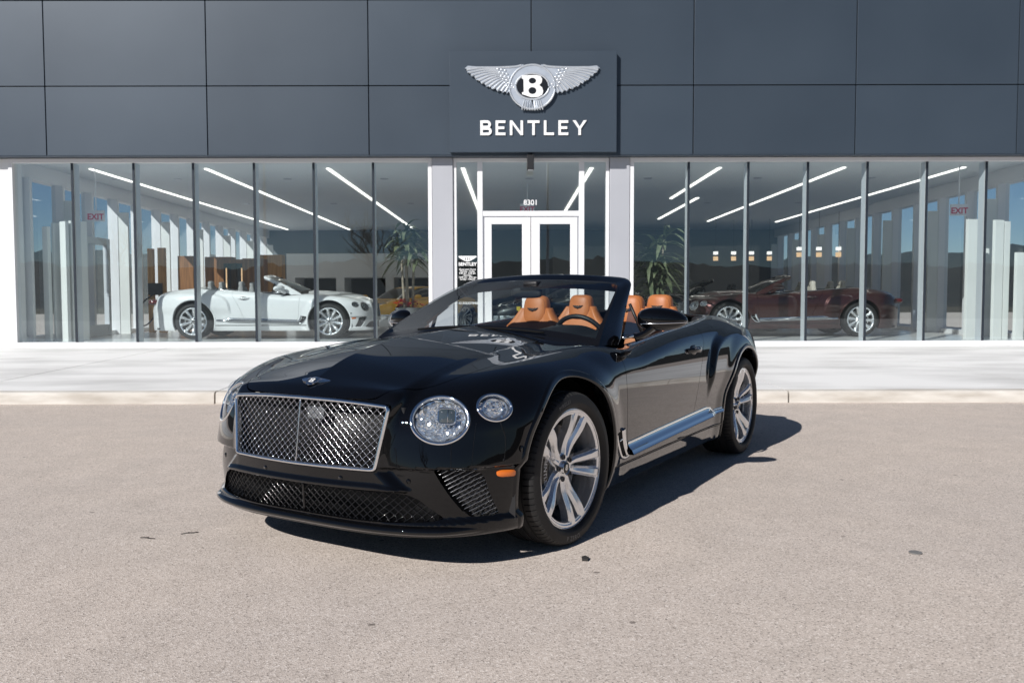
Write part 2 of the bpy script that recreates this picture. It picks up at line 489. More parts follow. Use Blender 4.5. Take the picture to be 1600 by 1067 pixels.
def finish(S, polys, name, mt, parent, mirror='merge', hem=.014):
    """one body panel from clipped polygons: custom normals, a turned-in edge, mirrored halves"""
    used = sorted({i for p in polys for i in p}); mp = {i: k for k, i in enumerate(used)}
    V = S.V[used]; P = [tuple(mp[i] for i in p) for p in polys]
    Nn = grad(V)
    cen = V[:, 1] < 1e-6
    Nn[cen, 1] = Nn[cen, 1]*.0
    cnt = {}
    for p in P:
        for k in range(len(p)):
            i, j = p[k-1], p[k]
            key = (min(i, j), max(i, j))
            cnt[key] = None if key in cnt else (i, j)
    be = [e for e in cnt.values() if e and not (cen[e[0]] and cen[e[1]])]
    hv = []; hn = []; hf = []; idx = {}
    if hem and be:
        acc = {}
        for i, j in be:
            t = V[j]-V[i]; o = np.cross(t, Nn[i]); o /= (np.linalg.norm(o)+1e-12)
            acc[i] = acc.get(i, 0)+o; acc[j] = acc.get(j, 0)+o
        b0 = len(V)
        for k, (i, o) in enumerate(acc.items()):
            idx[i] = b0+2*k
            o = o/(np.linalg.norm(o)+1e-12)
            hv += [V[i], V[i]-Nn[i]*hem]; hn += [o, o]
        for i, j in be:
            hf.append((idx[j], idx[i], idx[i]+1, idx[j]+1))
        V = np.concatenate([V, V3(hv)]); Nn = np.concatenate([Nn, V3(hn)])
    faces = P+hf
    def mir(V, Nn, faces):
        m = np.array([1, -1, 1.])
        return V*m, Nn*m, [tuple(reversed(f)) for f in faces]
    if mirror == 'merge':
        V2, N2, f2 = mir(V, Nn, faces); b = len(V)
        # weld the centre line
        cmap = {i: i for i in range(len(used)) if cen[i]}
        f2 = [tuple(cmap.get(i, i+b) for i in f) for f in f2]
        return obj(name, np.concatenate([V, V2]), faces+f2, mt, parent, normals=np.concatenate([Nn, N2]))
    o1 = obj(name, V, faces, mt, parent, normals=Nn)
    V2, N2, f2 = mir(V, Nn, faces)
    o2 = obj(name, V2, f2, mt, parent, normals=N2)
    return o1, o2

def build_body(root, M, q=1.0):
    S = make_body_grid(q)
    P = S.polys
    P = S.clip(P, lambda v: v[:, 2]-.175)
    P = S.clip(P, g_arch)
    P = S.clip(P, lambda v: g_grille(v, .010))
    P = S.clip(P, lambda v: g_ell(v, HL_C, HL1, HL2, HLN, HL_A-.004, HL_B-.004))
    P = S.clip(P, lambda v: g_ell(v, TS_C, TS1, TS2, TSN, TS_A-.003, TS_B-.003))
    P = S.clip(P, g_intake)
    P = S.clip(P, g_low)
    P = S.clip(P, g_cock)
    gap = .0020
    parts = {}
    bon = S.clip(P, lambda v: g_bonnet(v)-gap); P = S.clip(P, lambda v: -g_bonnet(v)-gap)
    door = S.clip(P, lambda v: g_door(v)-gap); P = S.clip(P, lambda v: -g_door(v)-gap)
    deck = S.clip(P, lambda v: g_deck(v)-gap); P = S.clip(P, lambda v: -g_deck(v)-gap)
    bump = S.clip(P, lambda v: g_bump(v)-gap*.7); P = S.clip(P, lambda v: -g_bump(v)-gap*.7)
    parts['body'] = finish(S, P, 'body', M['paint'], root)
    parts['bonnet'] = finish(S, bon, 'bonnet', M['paint'], root)
    parts['bumper'] = finish(S, bump, 'front_bumper', M['paint'], root, hem=.02)
    parts['deck'] = finish(S, deck, 'roof_cover', M['softblack'], root)
    parts['doors'] = finish(S, door, 'door', M['paint'], root, mirror='split')
    return parts
# ------------------------------------------------------------------ wheel (axis along y, outer face towards +y)
def wheel_meshes(M, style, lettering=True):
    """returns a dict of meshes: rim, tyre, disc, caliper, cap (object data only)"""
    D = {}
    A5 = [math.radians(90+72*k) for k in range(5)]
    def seg(X, Z, r0, a0, r1, a1, w0, w1):
        p = V3((r0*math.cos(a0), r0*math.sin(a0))); q = V3((r1*math.cos(a1), r1*math.sin(a1)))
        d = q-p; t = np.clip(((X-p[0])*d[0]+(Z-p[1])*d[1])/(d@d), 0, 1)
        return (w0+(w1-w0)*t)-np.hypot(X-p[0]-d[0]*t, Z-p[1]-d[1]*t)
    def gface(P):
        X, Z = P[:, 0], P[:, 2]; r = np.hypot(X, Z)
        g = smax(r-.2635, .070-r, .012)
        if style == 'twin':
            for a in A5:
                for s in (-1, 1):
                    g = smax(g, seg(X, Z, .058, a+s*math.radians(15), .272, a+s*math.radians(10.2), .0180, .0285), .007)
        else:
            for k in range(10):
                a = 2*PI*k/10+.1
                g = smax(g, seg(X, Z, .05, a, .272, a, .015, .034), .02)
        return g
    nr, nt = 46, 600
    rr = np.concatenate([np.linspace(.012, .25, nr-14), np.linspace(.253, .284, 14)]); nr = len(rr)
    ang = np.linspace(0, 2*PI, nt, endpoint=False)
    R, A = np.meshgrid(rr, ang)
    V = np.stack([(R*np.cos(A)).ravel(), np.zeros(R.size), (R*np.sin(A)).ravel()], 1)
    polys = []
    for i in range(nt):
        for j in range(nr-1):
            k = (i+1) % nt
            polys.append((i*nr+j, i*nr+j+1, k*nr+j+1, k*nr+j))
    S = Surf(V, polys); P = S.clip(polys, gface)
    used = sorted({i for p in P for i in p}); mp = {i: k for k, i in enumerate(used)}
    V = S.V[used]; P = [tuple(mp[i] for i in p) for p in P]
    def depth(V):
        g = gface(V); r = np.hypot(V[:, 0], V[:, 2])
        base = .076+.040*sstep((r-.06)/.21)
        th = np.arctan2(V[:, 2], V[:, 0])
        if style == 'twin':
            # each spoke slopes to the slit side; sharp facet along the outer third
            f = np.clip(g/.0115, 0, 1)
            dep = base-.013*(1-f)
            k = np.mod(th-PI/2+math.radians(36), math.radians(72))-math.radians(36)
            dep = dep-.010*np.clip(1-np.abs(k)/math.radians(13), 0, 1)*np.clip((r-.07)/.05, 0, 1)*np.clip((.262-r)/.03, 0, 1)
        else:
            f = np.clip(g/.022, 0, 1); dep = base-.02*(1-f)
        dep = np.where(r > .262, np.maximum(dep, .1135-np.abs(r-.276)*.25), dep)
        return dep
    Y = depth(V); V[:, 1] = Y
    e = 6e-4; Vx = V.copy(); Vx[:, 0] += e; Vz = V.copy(); Vz[:, 2] += e
    gx = (depth(Vx)-Y)/e; gz = (depth(Vz)-Y)/e
    Nn = np.stack([-gx, np.ones(len(V)), -gz], 1); Nn /= np.linalg.norm(Nn, axis=1)[:, None]
    cnt = {}
    for p in P:
        for k in range(len(p)):
            i, j = p[k-1], p[k]; key = (min(i, j), max(i, j)); cnt[key] = None if key in cnt else (i, j)
    acc = {}; be = [x for x in cnt.values() if x]
    for i, j in be:
        t = V[j]-V[i]; o = np.cross(t, (0, 1, 0)); o /= np.linalg.norm(o)+1e-12
        acc[i] = acc.get(i, 0)+o; acc[j] = acc.get(j, 0)+o
    hv = []; hn = []; idx = {}; b0 = len(V)
    for k, (i, o) in enumerate(acc.items()):
        idx[i] = b0+2*k; o = o/(np.linalg.norm(o)+1e-12)
        hv += [V[i], (V[i][0], V[i][1]-.042, V[i][2])]; hn += [-o, -o]
    F = [tuple(reversed(p)) for p in P]+[(idx[i], idx[j], idx[j]+1, idx[i]+1) for i, j in be]
    V2 = np.concatenate([V, V3(hv)]); N2 = np.concatenate([Nn, V3(hn)])
    # outer lip and barrel
    mb = MB(); mb.add(V2, F)
    o = obj('wheel', mb.v, mb.f, M['alloy'], None, normals=N2)
    bm = bmesh.new(); bm.from_mesh(o.data); bm.free()
    D['rim'] = o
    lip = MB(); lip.lathe([(.2835,.113),(.2885,.117),(.2925,.116),(.294,.110),(.290,.100),(.272,.090),(.266,.05),(.256,-.02),(.256,-.11),(.285,-.125),(.285,-.12)], 96)
    D['barrel'] = lip.build('rim_barrel', M['alloy'], o, autosmooth=40)
    # tyre
    prof = [(.287,-.118),(.300,-.134),(.325,-.1405),(.348,-.137),(.362,-.128),(.370,-.115),(.374,-.098),(.3755,-.085)]
    tread = [(.3755,-.078),(.369,-.0765),(.369,-.0665),(.376,-.065),(.376,-.032),(.369,-.0305),(.369,-.0205),(.3763,-.019),(.3763,.019),(.369,.0205),(.369,.0305),(.376,.032),(.376,.065),(.369,.0665),(.369,.0765),(.3755,.078)]
    side = [(.3755,.085),(.374,.098),(.370,.115),(.362,.1275),(.3575,.1315),(.355,.1325),(.348,.1355),(.325,.139),(.3195,.1395),(.318,.1385),(.312,.1385),(.303,.134),(.2985,.129),(.2945,.121),(.289,.112)]
    prof = prof+tread+side
    shoulder = [4 <= i <= 8 or len(prof)-len(side)-1 <= i <= len(prof)-len(side)+3 for i in range(len(prof))]
    npitch = 76; vs = []; fs = []; angs = []
    for k in range(npitch):
        for t, gr in ((0, 0), (.40, 0), (.80, 0), (.83, 1), (.97, 1)):
            angs.append((2*PI*(k+t)/npitch, gr))
    m = len(prof)
    for a, gr in angs:
        for i, (r, h) in enumerate(prof):
            q = r-(.0055 if gr and shoulder[i] else 0)
            aa = a+(.06*(abs(h)-.08) if shoulder[i] else 0)
            vs.append((q*math.cos(aa), h, q*math.sin(aa)))
    n = len(angs)
    for k in range(n):
        l = (k+1) % n
        for i in range(m-1): fs.append((k*m+i, l*m+i, l*m+i+1, k*m+i+1))
    tb = MB(); tb.add(vs, fs)
    if lettering:
        for word, phi, sz in (('PIRELLI', 128, .027), ('P ZERO', -72, .031), ('PIRELLI', -142+90+160, .0)):
            if not sz: continue
            tv, tf = text_geo(word, sz, .0, spacing=1.25)
            rad = .3365
            out = []
            for x, y, z in tv:
                a = math.radians(phi)-x/rad if phi > 0 else math.radians(phi)+x/rad
                rr_ = rad+y if phi > 0 else rad-y
                # wheel seen from +y: image right is -x
                out.append((-rr_*math.cos(a), .1392, rr_*math.sin(a)))
            tb.add(out, tf, 1)
    D['tyre'] = tb.build('tyre', None, o, mats=[M['rubber'], M['rubber_mark']], autosmooth=35)
    b = MB(); b.lathe([(.06,.012),(.205,.012),(.205,-.022),(.06,-.022)], 64, closed=True)
    b.lathe([(.0,.035),(.078,.035),(.082,.012)], 48)
    D['disc'] = b.build('brake_disc', M['disc'], o, autosmooth=40)
    c = MB(); a0, a1 = math.radians(-34), math.radians(34); fr = []
    pr = [(-.045,-.05),(.050,-.05),(.056,-.02),(.052,.028),(.030,.046),(-.030,.046),(-.045,.03)]
    for k in range(15):
        a = a0+(a1-a0)*k/14; rad = (math.cos(a), 0, math.sin(a))
        fr.append(((.182*math.cos(a), .03, .182*math.sin(a)), rad, (0, 1, 0)))
    c.sweep(fr, pr)
    tv, tf = text_geo('BENTLEY', .034, .0, spacing=1.05)
    c.add([((.178-y)*math.cos(x/.178), .0772, (.178-y)*math.sin(-x/.178)) for x, y, z in tv], tf, 1)
    D['caliper'] = c.build('brake_caliper', None, o, mats=[M['caliper'], M['white']], autosmooth=40)
    k = MB(); k.lathe([(0,.089),(.026,.089),(.030,.086),(.031,.07)], 32); 
    k.lathe([(.0285,.0885),(.0315,.0905),(.0335,.0885),(.0335,.07)], 32, mi=1)
    tv, tf = text_geo('B', .036, 0.0, offset=.0008)
    k.add([(-x, .0898, y) for x, y, z in tv], tf, 1)
    D['cap'] = k.build('centre_cap', None, o, mats=[M['gloss_black'], M['chrome']], autosmooth=40)
    k = MB()
    for q in range(5):
        a = math.radians(90+36+72*q); c0 = (.056*math.cos(a), 0, .056*math.sin(a))
        k.lathe([(0,.074),(.0095,.074),(.0095,.084),(.013,.0845),(.014,.078)], 14, c=c0)
    D['bolts'] = k.build('wheel_bolt_ring', M['darkmetal'], o, autosmooth=40)
    return D

def place_wheel(D, root, loc, rot_y, right=False, first=False):
    if first: w = D['rim']; kids = [D[k] for k in ('barrel','tyre','disc','caliper','cap','bolts')]
    else:
        w = D['rim'].copy(); C.objects.link(w); kids = []
        for k in ('barrel','tyre','disc','caliper','cap','bolts'):
            c = D[k].copy(); C.objects.link(c); c.parent = w; kids.append(c)
    w.parent = root; w.location = loc
    w.rotation_euler = (0, math.radians(rot_y), PI if right else 0)
    cal = kids[3]; cal.rotation_euler = (0, -math.radians(rot_y)+(PI if right else 0)+(PI if loc[0] < -1 else 0), 0)
    return w

# ------------------------------------------------------------------ emblem: winged B, drawn in the plane (a right, b up), span 2
def emblem(mb, to3, s=1.0, t=.05, detail=True, mi_metal=0, mi_black=1, mi_white=2):
    """to3(a,b,d). s: half span. t: thickness"""
    def P(poly, d0, d1, mi): mb.prism([(a*s, b*s) for a, b in poly], to3, d0*s, d1*s, mi)
    def oval(rx, ry, cx=0, cy=0, n=40, a0=0, a1=2*PI): return [(cx+rx*math.cos(a0+(a1-a0)*k/n), cy+ry*math.sin(a0+(a1-a0)*k/n)) for k in range(n)]
    for sg in (-1, 1):
        top = [(.13,.325),(.24,.302),(.50,.292),(.80,.292),(.955,.305),(1.0,.268)]
        low = []
        pts = catmull([(1.0,.268),(.935,.20),(.83,.115),(.72,.04),(.60,-.018),(.48,-.062),(.38,-.08),(.28,-.06)], 3)
        for i, p in enumerate(pts):
            low.append((p[0]-(.014 if i % 2 else 0), p[1]-(0.020 if i % 2 == 0 else -.014)))
        poly = [(sg*a, b) for a, b in top+low[1:]]
        if sg < 0: poly = poly[::-1]
        P(poly, 0, t, mi_metal)
        if detail:
            # upper rim of the wing and separate feathers as ridges
            mb.tube([to3(sg*a*s, b*s, t*s) for a, b in catmull([(.16,.312),(.26,.290),(.50,.279),(.80,.279),(.975,.275)], 5)], .016*s, 6, sx=1, sy=1, mi=mi_metal)
            ends = catmull([(.975,.245),(.90,.170),(.80,.090),(.70,.025),(.58,-.028),(.46,-.070),(.34,-.076)], 2)
            for i, e in enumerate(ends):
                f = i/(len(ends)-1)
                st = (.52-.26*f, .255-.20*f)
                midp = ((st[0]+e[0])/2, (st[1]+e[1])/2+.025)
                mb.tube([to3(sg*a*s, b*s, t*s) for a, b in catmull([st, midp, tuple(e)], 4)], [.010*s+.008*s*k/8 for k in range(9)], 6, mi=mi_metal)
            for row in range(3):
                for q in range(6):
                    f = q/5
                    ca, cb = .27+.055*row+.13*(1-f), .235-.25*f+.012*row
                    mb.ell(to3(sg*ca*s, cb*s, t*s), .026*s, .016*s, .018*s, 8, 5, mi=mi_metal)
    P(oval(.350, .335, 0, -.005, 56), 0, t*1.25, mi_metal)       # body of the emblem
    if detail:
        for ry, rx in ((.322,.337),):
            mb.tube([to3(a*s, b*s, t*1.25*s) for a, b in oval(rx, ry, 0, -.005, 56)], .014*s, 6, closed=True, mi=mi_metal)
        for k in range(9):
            a = (-.135+.27*k/8)
            mb.tube([to3((a*.85)*s, -.20*s, t*1.3*s), to3(a*1.1*s, -.315*s+.3*a*a*s, t*1.35*s), to3(a*1.15*s, -.350*s+.5*a*a*s, t*1.1*s)], [.012*s,.016*s,.009*s], 6, mi=mi_metal)
        mb.tube([to3(a*s, b*s, t*1.3*s) for a, b in oval(.248, .190, 0, 0, 48)], .016*s, 6, closed=True, mi=mi_metal)
    P(oval(.240, .182, 0, 0, 48), t*1.2, t*1.5, mi_black)
    # the letter: outline drawn by hand with two dark counters
    B = [(-.175,.175),(.06,.185),(.135,.165),(.165,.11),(.155,.045),(.115,0.0),(.165,-.045),(.182,-.11),(.165,-.175),(.10,-.215),(-.02,-.222),(-.175,-.165),(-.175,-.135),(-.145,-.120),(-.150,.105),(-.178,.125)]
    B = [(a*.88, b*.80+.014) for a, b in B]
    P(B[::-1], t*1.45, t*1.8, mi_white)
    P(oval(.054, .042, .0, .078, 20), t*1.7, t*1.86, mi_black)
    P(oval(.058, .050, .0, -.066, 20), t*1.7, t*1.86, mi_black)
    return mb

def lattice(mb, poly, xf, px, pz, r, y0, y1, z0, z1, nodes=0.0, one=0, mi=0, n=5, z_off=0, sx=1.0):
    """diagonal wires inside poly (y,z); xf(y,z)->x vectorised"""
    runs = []
    for sg in ((1, -1) if not one else (one,)):
        k0 = int((y0-(z1-z0)*px/pz)/px)-2; k1 = int((y1+(z1-z0)*px/pz)/px)+2
        for k in range(k0, k1):
            t = np.linspace(0, 1, 61)
            z = z0+(z1-z0)*t; y = k*px+sg*(z-z0)*px/pz
            ins = sdpoly(y, z, poly) > -.001
            run = []
            for i in range(62):
                if i < 61 and ins[i]: run.append(i)
                else:
                    if len(run) > 2: runs.append((sg, y[run], z[run]))
                    run = []
    X = xf(np.concatenate([q[1] for q in runs]), np.concatenate([q[2] for q in runs])); o = 0
    for sg, yy, zz in runs:
        xx = X[o:o+len(yy)]+z_off*sg; o += len(yy)
        mb.tube(list(zip(xx, yy, zz)), r, n, up=(1, 0, 0), sx=1, sy=sx, cap=False, mi=mi)
    if nodes:
        for i in range(int((y0-.1)/px)*2-2, int((y1+.1)/px)*2+3):
            for j in range(int((z1-z0)/pz*2)+2):
                if (i+j) % 2: continue
                yy, zz = i*px/2, z0+j*pz/2
                if sdpoly(V3([yy]), V3([zz]), poly)[0] > .002:
                    x = xf(V3([yy]), V3([zz]))[0]
                    mb.ell((x+.0015, yy, zz), nodes*.8, nodes, nodes, 6, 4, mi=mi)

def Xface(y, z):
    y = np.abs(y)
    return .908-.047*(y/.47)**2-.125*np.maximum(z-.46, 0)

# ------------------------------------------------------------------ everything that is not sheet metal
def build_details(root, M):
    O = {}
    # --- wheel-arch lips and liners
    for cx, nm in ((0, 0), (-WB, 1)):
        for sg in (1, -1):
            a = np.radians(np.linspace(-28, 208, 90))
            prof = [(.4795,-.0005),(.4755,.006),(.470,.0095),(.462,.0085),(.455,.009),(.449,.0085),(.4445,.005),(.442,-.002),(.442,-.05)]
            fr = []
            mb = MB(); vs = []
            for r, h in prof:
                x = cx+r*np.cos(a); z = RW+r*np.sin(a)
                xs = cx+.4795*np.cos(a); zs = RW+.4795*np.sin(a)
                y = surf_y(xs*.5+x*.5, zs*.5+z*.5)+h
                vs.append(np.stack([x, sg*y, z], 1))
            m = len(prof); n = len(a)
            V = np.concatenate(vs); f = []
            for i in range(m-1):
                for k in range(n-1):
                    if V[i*n+k][2] > .186 or V[i*n+k+1][2] > .186:
                        f.append((i*n+k, i*n+k+1, (i+1)*n+k+1, (i+1)*n+k))
            mb.add(V, f)
            mb.build('wheel_arch_lip', M['paint'], root)
            l = MB(); l.lathe([(.05,.40),(.452,.40),(.468,.60),(.462,.82),(.444,.865)], 40)
            l.v = [(x+cx, sg*(y), z+RW) for x, y, z in l.v]
            l.f = [q for q in l.f if sum(l.v[i][2] for i in q)/len(q) > .24]
            l.build('wheel_arch_liner', M['black'], root)
    # --- floor and radiator panels
    b = MB(); b.box(-3.7, .55, -.72, .72, .20, .23); b.box(-2.35, -.5, -.84, .84, .205, .235); b.box(.551, .80, -.46, .46, .188, .200); b.box(.551, .70, -.66, -.461, .188, .200); b.box(.551, .70, .461, .66, .188, .200)
    b.build('underbody', M['black'], root)
    b = MB(); b.box(.755, .775, -.52, .52, .42, .73); b.box(.70, .715, -.66, .66, .20, .42)
    for s in (1, -1): b.add([(.47, s*.90, .22), (.62, s*.62, .22), (.62, s*.62, .50), (.47, s*.90, .50)], [(0, 1, 2, 3)])
    for k in range(40): b.box(.772, .779, -.50+k*.025, -.498+k*.025, .43, .72)
    b.build('radiator', M['radiator'], root)
    # --- splitter lip
    def plan(z, y, grow=0.0):
        W = float(WX(.4)+OZ(z)); Lz = float(LZ(z)); p = float(PZ(z))
        return (Lz+grow)*(max(1-(abs(y)/(W+grow))**p, 0))**(1/p)
    mb = MB(); fr = []
    ys = np.concatenate([np.linspace(-.862, -.7, 16), np.linspace(-.68, .68, 40), np.linspace(.7, .862, 16)])
    for y in ys:
        e = 1e-3; x = plan(.215, y); d = (plan(.215, y+e)-plan(.215, y-e))/(2*e)
        n = V3((1, -d, 0)); n /= np.linalg.norm(n)
        tp = float(sstep((.864-abs(y))/.20))
        fr.append(((x-.030*(1-tp), y, .188), n*(.35+.65*tp), (0, 0, 1)))
    mb.sweep(fr, [(-.10,.000),(.000,-.003),(.016,.002),(.024,.010),(.0255,.018),(.020,.027),(.0,.040),(-.10,.046)])
    mb.build('front_splitter', M['paint'], root, autosmooth=50)
    # --- main grille
    g = MB()
    ol = catmull([(y, z) for y, z in [(0,.7555),(.2,.7525),(.36,.744),(.440,.7375)]], 5)+catmull([(.440,.7375),(.463,.734),(.4725,.722),(.4700,.70)], 5)[1:] \
        + catmull([(.4700,.70),(.452,.60),(.435,.50),(.4315,.483)], 4)[1:]+catmull([(.4315,.483),(.427,.470),(.413,.465),(.39,.4642)], 5)[1:]+catmull([(.39,.4642),(.2,.463),(0,.4620)], 4)[1:]
    half = [tuple(p) for p in ol]
    loop = half+[(-y, z) for y, z in reversed(half[1:-1])]
    fr = []
    m = len(loop)
    for i, (y, z) in enumerate(loop):
        t = V3(loop[(i+1) % m])-V3(loop[i-1]); t /= np.linalg.norm(t)
        nin = V3((-t[1], t[0])); c = V3((0, .6))-V3((y, z))
        if nin@c < 0: nin = -nin
        fr.append(((float(Xface(y, z)), y, z), (0, nin[0], nin[1]), (1, 0, 0)))
    g.sweep(fr, [(-.0085,-.006),(-.0085,.001),(-.004,.0065),(.002,.0075),(.0065,.004),(.008,-.004),(.008,-.02),(-.004,-.02)], closed=True)
    GP = [(y, z) for y, z in loop]
    frame = g.build('grille', M['chrome'], root, autosmooth=50)
    mb = MB(); xf = lambda y, z: Xface(y, z)-.020-.012*0
    lattice(mb, GP, xf, .0372, .0330, .00145, -.48, .48, .455, .765, nodes=.0041, n=6, z_off=.0012, sx=1.5)
    mb.build('grille_lattice', M['lattice'], frame)
    mb = MB(); mb.tube([(float(Xface(0, z))-.004, 0, z) for z in np.linspace(.462, .757, 12)], .0030, 8, up=(0, 1, 0), sx=1.6)
    mb.build('grille_centre_bar', M['chrome'], frame)
    mb = MB(); mb.box(.836, .842, .015, .115, .66, .715, bev=.002); mb.build('radar_sensor', M['smoke'], frame, smooth=False)
    # --- lower grille and side intakes
    bump = O['bumper_parent'] if 'bumper_parent' in O else root
    LG = [(-y, z) for y, z in LOWGR[1:-1]][::-1]
    LG = LOWGR[1:-1]+[(-y, z) for y, z in reversed(LOWGR[2:-2])]
    mb = MB(); sx_ = lambda y, z: np.minimum(surf_x(np.abs(y), z), .885-.05*(y/.47)**2)-.022
    lattice(mb, LG, sx_, .0400, .0340, .0023, -.75, .75, .225, .375, n=6, z_off=.001, sx=1.6)
    mb.tube([(float(sx_(V3([0.]), V3([z]))[0])+.004, 0, z) for z in np.linspace(.232, .37, 8)], .007, 6, up=(0, 1, 0))
    mb.build('lower_grille', M['gloss_black'], root)
    for s in (1, -1):
        mb = MB(); ip = [(s*y, z) for y, z in INTAKE]
        lattice(mb, ip, lambda y, z: surf_x(np.abs(y), z)-.020, .032, .0205, .0018, min(s*.64, s*.88), max(s*.64, s*.88), .24, .48, one=s, n=6, mi=0)
        lattice(mb, ip, lambda y, z: surf_x(np.abs(y), z)-.034, .0185, .034, .0020, min(s*.64, s*.88), max(s*.64, s*.88), .24, .48, n=5, mi=1)
        mb.build('side_intake', None, root, mats=[M['darkchrome'], M['meshgrey']])
    # --- head lamps and turn signals
    def lamp(nm, c, e1, e2, n, A, B, s, big):
        def to3(q1, q2, q3):
            p = c+e1*q1+e2*q2+n*q3
            return (p[0], s*p[1], p[2])
        def on_surf(q1, q2):
            O_ = V3([c+e1*a+e2*b-n*.12 for a, b in zip(q1, q2)]); 
            H = ray_hit(O_, np.tile(n, (len(O_), 1)), .24)
            return (H-c)@n
        a = np.linspace(0, 2*PI, 72, endpoint=False)
        q3 = on_surf(A*np.cos(a), B*np.sin(a))
        # ring may not follow the shell flank: smooth it
        q3 = np.real(np.fft.ifft(np.where(np.abs(np.fft.fftfreq(72, 1/72)) <= 3, np.fft.fft(q3), 0)))
        mb = MB()
        fr = []
        for k in range(72):
            o = V3(to3(A*math.cos(a[k]), B*math.sin(a[k]), q3[k])); rad = e1*math.cos(a[k])*B+e2*math.sin(a[k])*A; rad = rad/np.linalg.norm(rad)
            fr.append((o, (rad[0], s*rad[1], rad[2]), (n[0], s*n[1], n[2])))
        w = .0105 if big else .0085
        mb.sweep(fr, [(.003,-.010),(.003,.001),(.0,.0045),(-w*.5,.0055),(-w,.003),(-w*1.25,-.004),(-w*1.3,-.012)], closed=True)
        root_ = mb.build(nm, M['chrome'], root, autosmooth=60)
        mb = MB(); rows = []
        def ring(sc, dq): return [to3(sc*A*math.cos(t), sc*B*math.sin(t), q+dq) for t, q in zip(a, q3)]
        R0 = ring(.93, -.004); R1 = ring(.86, -.016); R2 = ring(.86, -.06)
        v = R0+R1+R2
        f = []
        for r in range(2):
            for k in range(72): l = (k+1) % 72; f.append((r*72+k, r*72+l, (r+1)*72+l, (r+1)*72+k))
        mb.add(v, f); mb.build('lamp_surround', M['gloss_black'], root_)
        # cut-crystal reflector: jittered facets
        mb = MB(); nr, na = (13, 40) if big else (8, 26); rg = random.Random(5 if big else 9)
        vs = [to3(0, 0, -.050)]
        for i in range(1, nr+1):
            for k in range(na):
                t = 2*PI*(k+.5*(i % 2)+rg.uniform(-.25, .25))/na; sc = .855*(i/nr if i == nr else (i+rg.uniform(-.3, .3))/nr)
                qs = float(np.interp(t % (2*PI), np.append(a, 2*PI), np.append(q3, q3[0])))*(i/nr)**2
                dq = -.056+.034*(i/nr)**2+rg.uniform(-.0075, .0075)
                if not big: dq = -.042+.02*(i/nr)**2+rg.uniform(-.003, .003)
                vs.append(to3(sc*A*math.cos(t), sc*B*math.sin(t), dq+qs))
        f = []
        for k in range(na): f.append((0, 1+k, 1+(k+1) % na))
        for i in range(nr-1):
            for k in range(na):
                l = (k+1) % na; p, q, r_, u = 1+i*na+k, 1+i*na+l, 1+(i+1)*na+l, 1+(i+1)*na+k
                f += [(p, q, u), (q, r_, u)] if i % 2 else [(p, q, r_), (p, r_, u)]
        mb.add(vs, f); mb.build('crystal_reflector', M['crystal'], root_, smooth=False)
        if big:
            mb = MB(); sq = []
            for k in range(40):
                t = 2*PI*k/40; cc, ss = math.cos(t), math.sin(t)
                sq.append((.030+.038*math.copysign(abs(cc)**.45, cc), .016+.034*math.copysign(abs(ss)**.45, ss)))
            v = [to3(x, y, -.016) for x, y in sq]+[to3(.030, .016, -.006)]
            mid = [to3(.030+(x-.030)*.6, .016+(y-.016)*.6, -.009) for x, y in sq]
            mb.add(v[:40]+mid+[v[40]], [(k, (k+1) % 40, 40+(k+1) % 40, 40+k) for k in range(40)]+[(40+k, 40+(k+1) % 40, 80) for k in range(40)], 0)
            mb.tube([to3(x, y, -.015) for x, y in sq], .0042, 6, closed=True, mi=1)
            mb.tube([to3(.034, -.014, -.0065), to3(.034, .046, -.0065)], .0013, 6, mi=1)
            for qx in (.010, .050):
                for qy in (.002, .032): mb.ell(to3(qx, qy, -.0085), .0028, .0028, .0028, 8, 6, mi=1)
            mb.build('projector_lens', None, root_, mats=[M['projector'], M['chrome']])
        else:
            mb = MB(); mb.tube([to3(-.006+.046*math.cos(t), -.003+.043*math.sin(t), -.030) for t in a], .004, 6, closed=True)
            mb.ell(to3(-.006, -.003, -.036), .014, .014, .014, 12, 8)
            mb.build('lamp_inner_ring', M['chrome'], root_)
        # cover glass
        mb = MB(); vs = [to3(0, 0, .004)]; nr = 6
        for i in range(1, nr+1):
            sc = .935*i/nr
            for t, q in zip(a, q3): vs.append(to3(sc*A*math.cos(t), sc*B*math.sin(t), q*(i/nr)**2+.004*(1-(i/nr)**2)-.003*(i/nr)**2))
        f = [(0, 1+k, 1+(k+1) % 72) for k in range(72)]
        for i in range(nr-1):
            for k in range(72): l = (k+1) % 72; f.append((1+i*72+k, 1+(i+1)*72+k, 1+(i+1)*72+l, 1+i*72+l))
        mb.add(vs, f); mb.build('lamp_glass', M['lampglass'], root_)
        return root_
    for s in (1, -1):
        lamp('headlight', HL_C, HL1, HL2, HLN, HL_A, HL_B, s, True)
        lamp('turn_signal', TS_C, TS1, TS2, TSN, TS_A, TS_B, s, False)
    # --- side marker, parking sensors, fender sensor
    for s in (1, -1):
        def side3(c, q1, q2, d):
            return None
        mb = MB(); pts = []
        for k in range(28):
            t = 2*PI*k/28; cc, ss = math.cos(t), math.sin(t)
            pts.append((.510+.046*math.copysign(abs(cc)**.6, cc), .437+.0165*math.copysign(abs(ss)**.6, ss)+.10*.05*cc))
        px = V3([p[0] for p in pts]); pz = V3([p[1] for p in pts])
        y = surf_y(px, pz)
        outer = [(a, s*(b+.001), c) for a, b, c in zip(px, y, pz)]
        inn = .82; px2 = .510+(px-.510)*inn; pz2 = .437+(pz-.437)*inn; y2 = surf_y(px2, pz2)
        inner = [(a, s*(b+.006), c) for a, b, c in zip(px2, y2, pz2)]
